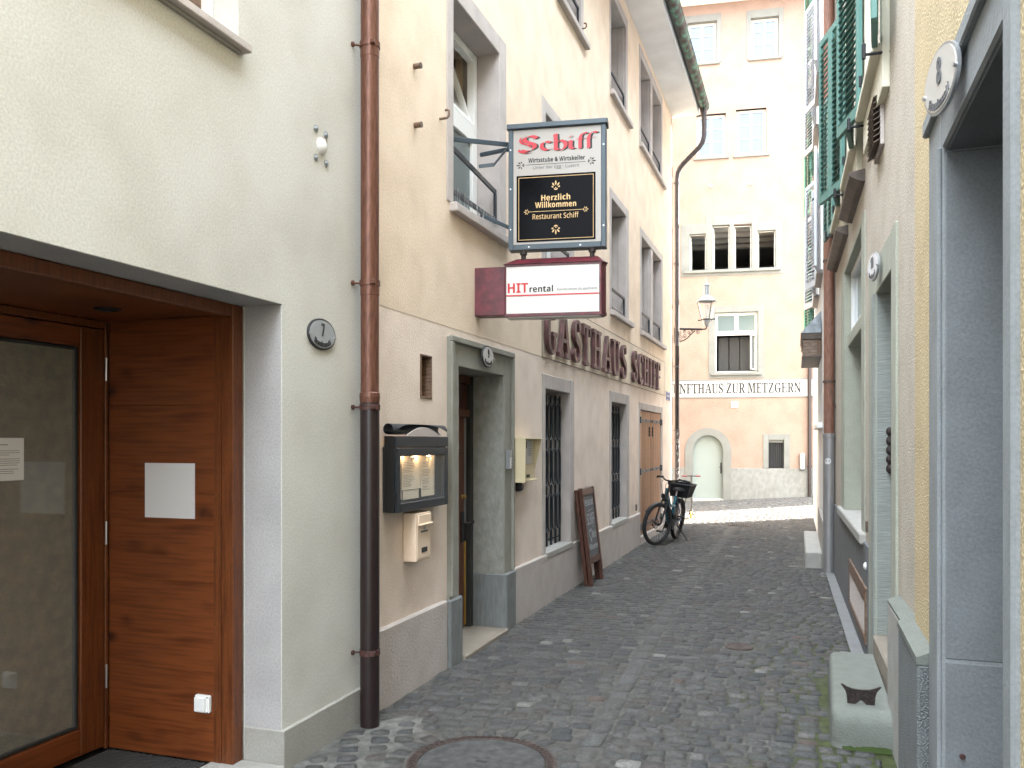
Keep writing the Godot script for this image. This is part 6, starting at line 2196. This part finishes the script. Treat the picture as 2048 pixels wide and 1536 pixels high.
# ------------------------------------------------------------------ cycles
func wheel(parent: Node, called: String, c: Vector3, R: float, disc := true) -> void:
	var w := sub(parent, called)
	w.position = c
	var mb := MB.new()
	mb.ring(Vector3.ZERO, Vector3.RIGHT, Vector3.UP, R - 0.032, 0.032, 48, 10)
	part(w, "tyre", mb, M.rubber)
	mb = MB.new()
	mb.ring(P(0, 0, 0), Vector3.RIGHT, Vector3.UP, R - 0.053, 0.011, 40, 6)
	part(w, "rim", mb, M.bike_black)
	mb = MB.new()
	for s in [-1.0, 1.0]:
		mb.ring(P(0, 0, s * 0.0245), Vector3.RIGHT, Vector3.UP, R - 0.034, 0.0022, 40, 4)
	part(w, "reflex_stripe", mb, M.plate_grey)
	mb = MB.new()
	for i in 28:
		var a := TAU * i / 28.0
		var b := a + (0.5 if i % 2 == 0 else -0.5)
		var z := 0.024 if (i / 2) % 2 == 0 else -0.024
		mb.cyl(P(cos(b) * 0.025, sin(b) * 0.025, z), P(cos(a), sin(a), 0) * (R - 0.055), 0.0013, 4)
	part(w, "spokes", mb, M.steel)
	mb = MB.new()
	mb.cyl(P(0, 0, -0.045), P(0, 0, 0.045), 0.022, 14)
	if disc:
		mb.ring(P(0, 0, 0.036), Vector3.RIGHT, Vector3.UP, 0.075, 0.008, 24, 4)
		for i in 5:
			var a := TAU * i / 5
			mb.cyl(P(0, 0, 0.036), P(cos(a), sin(a), 0) * 0.07 + P(0, 0, 0.036), 0.005, 4)
	part(w, "hub", mb, M.bike_black)

func mudguard(mb: MB, c: Vector3, R: float, a0: float, a1: float) -> void:
	var n := 18
	for i in n:
		var p := lerpf(a0, a1, i / float(n))
		var q := lerpf(a0, a1, (i + 1) / float(n))
		for k in 4:
			var s := -0.030 + k * 0.015
			var e := s + 0.015
			var rs := R - absf(s) * 0.25
			var re := R - absf(e) * 0.25
			mb.quad(c + P(cos(p) * rs, sin(p) * rs, s), c + P(cos(q) * rs, sin(q) * rs, s), c + P(cos(q) * re, sin(q) * re, e), c + P(cos(p) * re, sin(p) * re, e), P(cos(p), sin(p), 0))

func bicycle() -> void:
	var fwd := Vector3(-0.126, 0, 0.992).normalized()
	var B := Basis(fwd, Vector3.UP, fwd.cross(Vector3.UP)) * Basis(Vector3.RIGHT, -0.125)
	var o := thing("bicycle", "teal and black bicycle with rear basket on its kickstand beside the stable doors", "bicycle", Transform3D(B, P(-2.09, 0.005, -14.70)))
	var R := 0.345
	wheel(o, "rear_wheel", P(0, R, 0), R)
	var mb := MB.new()
	mb.tube([P(0.47, 0.30, 0), P(0.62, 0.42, 0), P(0.885, 0.78, 0)], [0.044, 0.048, 0.040], 12)
	mb.tube([P(0.46, 0.32, 0), P(0.30, 0.76, 0)], 0.024, 10)
	mb.tube([P(0.88, 0.84, 0), P(0.60, 0.62, 0), P(0.355, 0.60, 0)], 0.028, 10)
	mb.tube([P(0.905, 0.70, 0), P(0.865, 0.92, 0)], 0.036, 12)
	part(o, "frame", mb, M.bike_teal)
	mb = MB.new()
	for s in [-1.0, 1.0]:
		mb.tube([P(0.44, 0.29, s * 0.035), P(0.28, 0.31, s * 0.05), P(0, R, s * 0.062)], 0.011, 8)
		mb.tube([P(0.32, 0.70, s * 0.022), P(0.2, 0.56, s * 0.05), P(0, R, s * 0.062)], 0.009, 8)
	part(o, "stays", mb, M.bike_blue)
	mb = MB.new()
	mb.cyl(P(0.46, 0.30, -0.06), P(0.46, 0.30, 0.06), 0.085, 18)
	mb.cyl(P(0.46, 0.30, 0.06), P(0.46, 0.30, 0.068), 0.09, 24)
	part(o, "motor", mb, M.bike_black)
	mb = MB.new()
	mb.t = Transform3D(Basis(Vector3.BACK, 0.92), P(0.66, 0.52, 0))
	mb.cbox(P(0, 0.01, 0), P(0.36, 0.075, 0.07), 0.015)
	part(o, "battery", mb, M.bike_black)
	for s in [1.0, -1.0]:
		mb = MB.new()
		var e := P(0.46 + s * 0.10, 0.30 - s * 0.135, s * 0.085)
		mb.bar(P(0.46, 0.30, s * 0.078), e, 0.022, 0.016, P(0, 0, 1), 0.004)
		part(o, "crank", mb, M.bike_black)
		bx(o, "pedal", e + P(-0.045, -0.012, 0.005 if s > 0 else -0.10), e + P(0.045, 0.012, 0.10 if s > 0 else -0.005), M.rubber, 0.004)
	mb = MB.new()
	mb.tube([P(0.30, 0.75, 0), P(0.275, 0.84, 0)], 0.014, 10)
	part(o, "seat_post", mb, M.steel)
	mb = MB.new()
	var prof := [[-0.15, 0.095], [-0.10, 0.105], [-0.03, 0.075], [0.04, 0.040], [0.11, 0.022], [0.14, 0.010]]
	for i in prof.size() - 1:
		for k in 8:
			var a := PI * k / 8.0
			var b := PI * (k + 1) / 8.0
			var f := func(p, t): return P(0.27 + p[0], 0.85 + sin(t) * 0.045 + (0.01 if p[0] < -0.05 else 0.0), cos(t) * p[1])
			mb.g = 0
			mb.quad(f.call(prof[i], a), f.call(prof[i + 1], a), f.call(prof[i + 1], b), f.call(prof[i], b), P(0, sin(a), cos(a)))
	mb.g = 4294967295
	for i in prof.size() - 1:
		mb.quad(P(0.27 + prof[i][0], 0.85, -prof[i][1]), P(0.27 + prof[i][0], 0.85, prof[i][1]), P(0.27 + prof[i + 1][0], 0.85, prof[i + 1][1]), P(0.27 + prof[i + 1][0], 0.85, -prof[i + 1][1]), Vector3.DOWN)
	mb.tri(P(0.12, 0.85, -0.095), P(0.12, 0.85, 0.095), P(0.12, 0.90, 0.0), Vector3.LEFT)
	part(o, "saddle", mb, M.rubber)
	mb = MB.new()
	mudguard(mb, P(0, R, 0), R + 0.018, 0.25, 3.5)
	part(o, "rear_mudguard", mb, M.bike_black)
	# carrier and basket
	mb = MB.new()
	for s in [-1.0, 1.0]:
		mb.tube([P(0.26, 0.715, s * 0.06), P(-0.24, 0.725, s * 0.06)], 0.007, 6)
		mb.tube([P(-0.16, 0.72, s * 0.06), P(0, R, s * 0.07)], 0.006, 6)
	for x in [0.2, 0.0, -0.2]:
		mb.tube([P(x, 0.72, -0.06), P(x, 0.72, 0.06)], 0.006, 6)
	part(o, "carrier", mb, M.bike_black)
	mb = MB.new()
	var lo := [P(0.13, 0.735, -0.14), P(-0.21, 0.735, -0.14), P(-0.21, 0.735, 0.14), P(0.13, 0.735, 0.14)]
	var hi := [P(0.19, 0.955, -0.19), P(-0.27, 0.955, -0.19), P(-0.27, 0.955, 0.19), P(0.19, 0.955, 0.19)]
	for k in 4:
		var l := (k + 1) % 4
		mb.tube([hi[k], hi[l]], 0.009, 6)
		mb.tube([lo[k], lo[l]], 0.006, 6)
		var c: Vector3 = (hi[k] + hi[l]) * 0.5 - P(-0.04, 0.955, 0)
		mb.quad(lo[k] * 0.99 + P(0, 0.008, 0), lo[l] * 0.99 + P(0, 0.008, 0), hi[l] * 0.995, hi[k] * 0.995, c)
		for i in 11:
			var t := i / 10.0
			mb.cyl(lo[k].lerp(lo[l], t), hi[k].lerp(hi[l], t), 0.004, 4)
		for i in 6:
			var t := (i + 0.5) / 6.0
			mb.cyl(lo[k].lerp(hi[k], t), lo[l].lerp(hi[l], t), 0.004, 4)
	mb.quad(lo[0], lo[1], lo[2], lo[3], Vector3.UP)
	part(o, "basket", mb, M.bike_black)
	# kickstand on the lane side
	mb = MB.new()
	mb.tube([P(0.22, 0.28, -0.05), P(0.12, 0.02, -0.25)], 0.010, 8)
	mb.cbox(P(0.12, 0.012, -0.25), P(0.05, 0.018, 0.03), 0.005)
	part(o, "kickstand", mb, M.bike_black)
	# fork, front wheel and bars turned towards the wall
	var f := sub(o, "steering")
	f.transform = Transform3D(Basis(Vector3.UP, -0.42), P(0.965, 0, 0))
	wheel(o, "front_wheel", Vector3.ZERO, R)
	(o.get_node("front_wheel") as Node3D).transform = f.transform * Transform3D(Basis(), P(0.105, R, 0))
	mb = MB.new()
	for s in [-1.0, 1.0]:
		mb.tube([P(-0.02, 0.74, s * 0.055), P(0.02, 0.62, s * 0.062), P(0.105, R, s * 0.062)], [0.016, 0.018, 0.012], 8)
	mb.tube([P(-0.02, 0.735, -0.06), P(-0.02, 0.735, 0.06)], 0.02, 8)
	mb.tube([P(-0.02, 0.73, 0), P(-0.075, 0.94, 0), P(-0.09, 1.03, 0)], 0.017, 10)
	part(f, "fork", mb, M.bike_black)
	mb = MB.new()
	mb.tube([P(-0.09, 1.02, 0), P(-0.03, 1.05, 0)], 0.018, 8)
	mb.tube([P(-0.16, 1.075, -0.325), P(-0.11, 1.09, -0.20), P(-0.03, 1.055, -0.06), P(-0.025, 1.05, 0), P(-0.03, 1.055, 0.06), P(-0.11, 1.09, 0.20), P(-0.16, 1.075, 0.325)], 0.0125, 8)
	part(f, "handlebar", mb, M.bike_black)
	for s in [-1.0, 1.0]:
		mb = MB.new()
		mb.tube([P(-0.123, 1.086, s * 0.23), P(-0.162, 1.074, s * 0.335)], 0.019, 10)
		part(f, "grip", mb, M.rubber)
		mb = MB.new()
		mb.tube([P(-0.10, 1.088, s * 0.18), P(-0.075, 1.075, s * 0.22), P(-0.09, 1.06, s * 0.30)], 0.006, 6)
		mb.cbox(P(-0.095, 1.09, s * 0.175), P(0.03, 0.035, 0.03), 0.006)
		part(f, "brake_lever", mb, M.bike_black)
	mb = MB.new()
	mb.cyl(P(0.0, 0.80, 0), P(0.05, 0.80, 0), 0.035, 14, 0.042)
	part(f, "headlight", mb, M.bike_black)
	mb = MB.new()
	mudguard(mb, P(0.105, R, 0), R + 0.018, 0.55, 2.9)
	part(f, "front_mudguard", mb, M.bike_black)
	mb = MB.new()
	mb.tube([P(-0.05, 1.06, 0.10), P(0.06, 1.02, 0.07), P(0.04, 0.85, 0.03), P(0.0, 0.75, 0.05)], 0.004, 5)
	mb.tube([P(-0.05, 1.06, -0.10), P(0.08, 1.0, -0.05), P(0.03, 0.85, -0.02), P(-0.02, 0.8, -0.03)], 0.004, 5)
	part(f, "cable", mb, M.rubber)

func scooter() -> void:
	var o := thing("kick_scooter", "small kick scooter with an orange wheel standing behind the bicycle", "scooter", Transform3D(Basis(Vector3.UP, -PI * 0.5 + 0.10), P(-2.36, -0.02, -19.1)))
	for x in [0.30, -0.30]:
		var w := sub(o, "wheel")
		w.position = P(x, 0.085 if x > 0 else 0.075, 0)
		var r := 0.08 if x > 0 else 0.07
		var mb := MB.new()
		mb.ring(Vector3.ZERO, Vector3.RIGHT, Vector3.UP, r - 0.018, 0.018, 24, 8)
		part(w, "tyre", mb, M.orange)
		mb = MB.new()
		mb.cyl(P(0, 0, -0.012), P(0, 0, 0.012), r - 0.03, 18)
		mb.cyl(P(0, 0, -0.022), P(0, 0, 0.022), 0.012, 8)
		part(w, "core", mb, M.ink_grey)
	var mb := MB.new()
	mb.box(P(-0.26, 0.085, -0.055), P(0.16, 0.11, 0.055), 0.008)
	mb.bar(P(0.16, 0.10, 0), P(0.235, 0.20, 0), 0.04, 0.03)
	part(o, "deck", mb, M.bike_black)
	mb = MB.new()
	mb.tube([P(0.285, 0.09, 0.035), P(0.265, 0.18, 0.02), P(0.255, 0.20, 0), P(0.19, 0.93, 0)], 0.015, 8)
	mb.tube([P(0.285, 0.09, -0.035), P(0.265, 0.18, -0.02), P(0.255, 0.20, 0)], 0.012, 8)
	part(o, "stem", mb, M.bike_black)
	mb = MB.new()
	mb.tube([P(0.19, 0.93, -0.19), P(0.19, 0.935, 0), P(0.19, 0.93, 0.19)], 0.012, 8)
	part(o, "handlebar", mb, M.bike_black)
	for s in [-1.0, 1.0]:
		mb = MB.new()
		mb.tube([P(0.19, 0.93, s * 0.09), P(0.19, 0.93, s * 0.20)], 0.017, 8)
		part(o, "grip", mb, M.maroon)
	mb = MB.new()
	mudguard(mb, P(-0.30, 0.075, 0), 0.092, 0.6, 2.4)
	part(o, "rear_fender", mb, M.bike_black)

func _ready() -> void:
	# camera: level, looking slightly left of the lane's axis, lens shifted up
	var cam := Camera3D.new()
	cam.name = "camera"
	cam.projection = Camera3D.PROJECTION_FRUSTUM
	cam.near = 0.05
	cam.far = 600.0
	cam.size = 0.05 * 1536.0 / 1700.0
	cam.frustum_offset = Vector2(0, 0.05 * 112.0 / 1700.0)
	cam.position = Vector3(0, 1.7, 0)
	cam.rotation = Vector3(0, deg_to_rad(18.959), 0)
	cam.current = true
	add_child(cam)
	# bright hazy sky, sun behind the houses on the far right
	var env := Environment.new()
	env.background_mode = Environment.BG_SKY
	var sm := ProceduralSkyMaterial.new()
	sm.sky_top_color = Color(0.93, 0.965, 1.0)
	sm.sky_horizon_color = Color(0.62, 0.64, 0.66)
	sm.sky_curve = 0.30
	sm.ground_bottom_color = Color(0.35, 0.34, 0.32)
	sm.ground_horizon_color = Color(0.6, 0.6, 0.58)
	sm.sun_angle_max = 1.0
	sm.sky_energy_multiplier = 1.1
	env.sky = Sky.new()
	env.sky.sky_material = sm
	env.tonemap_mode = Environment.TONE_MAPPER_LINEAR
	env.tonemap_exposure = 13.6
	env.sdfgi_enabled = true
	env.ssao_enabled = true
	env.ssil_enabled = true
	var we := WorldEnvironment.new()
	we.name = "world_environment"
	we.environment = env
	add_child(we)
	var sun := DirectionalLight3D.new()
	sun.name = "sun"
	sun.light_color = Color(1.0, 0.965, 0.90)
	sun.light_energy = 1.6
	sun.light_angular_distance = 0.5
	sun.shadow_enabled = true
	add_child(sun)
	var to_sun := Vector3(0.76 * cos(0.58), sin(0.58), -0.65 * cos(0.58))
	sun.look_at_from_position(Vector3.ZERO, -to_sun, Vector3.UP)
	make_materials()
	# the setting
	street()
	grey_house()
	inn()
	guild_house()
	yellow_house()
	beige_house()
	white_houses()
	side_street_house()
	# things
	steps()
	gutter_and_end_pipe()
	front_downpipe()
	right_downpipe()
	covers()
	hanging_signs()
	inn_letters()
	inn_fittings()
	lantern()
	chalkboard()
	bicycle()
	scooter()
	ribbed_mat()
	papers()
	wall_anchor()
	oval_plate("grey oval plate with black number 7 on the grey plaster wall", FL * Transform3D(Basis(), P(4.126, 2.287, 0)), 0.14, 0.087, "7", "Brandgässli", M.plate_grey, M.ink, M.ink)
	oval_plate("grey oval plate with number 9 on the inn's stone door lintel", FL * Transform3D(Basis(Vector3.UP, 0.05), P(6.61, 2.392, 0.052)), 0.15, 0.09, "9", "Brandgässli", M.plate_grey, M.ink, M.ink)
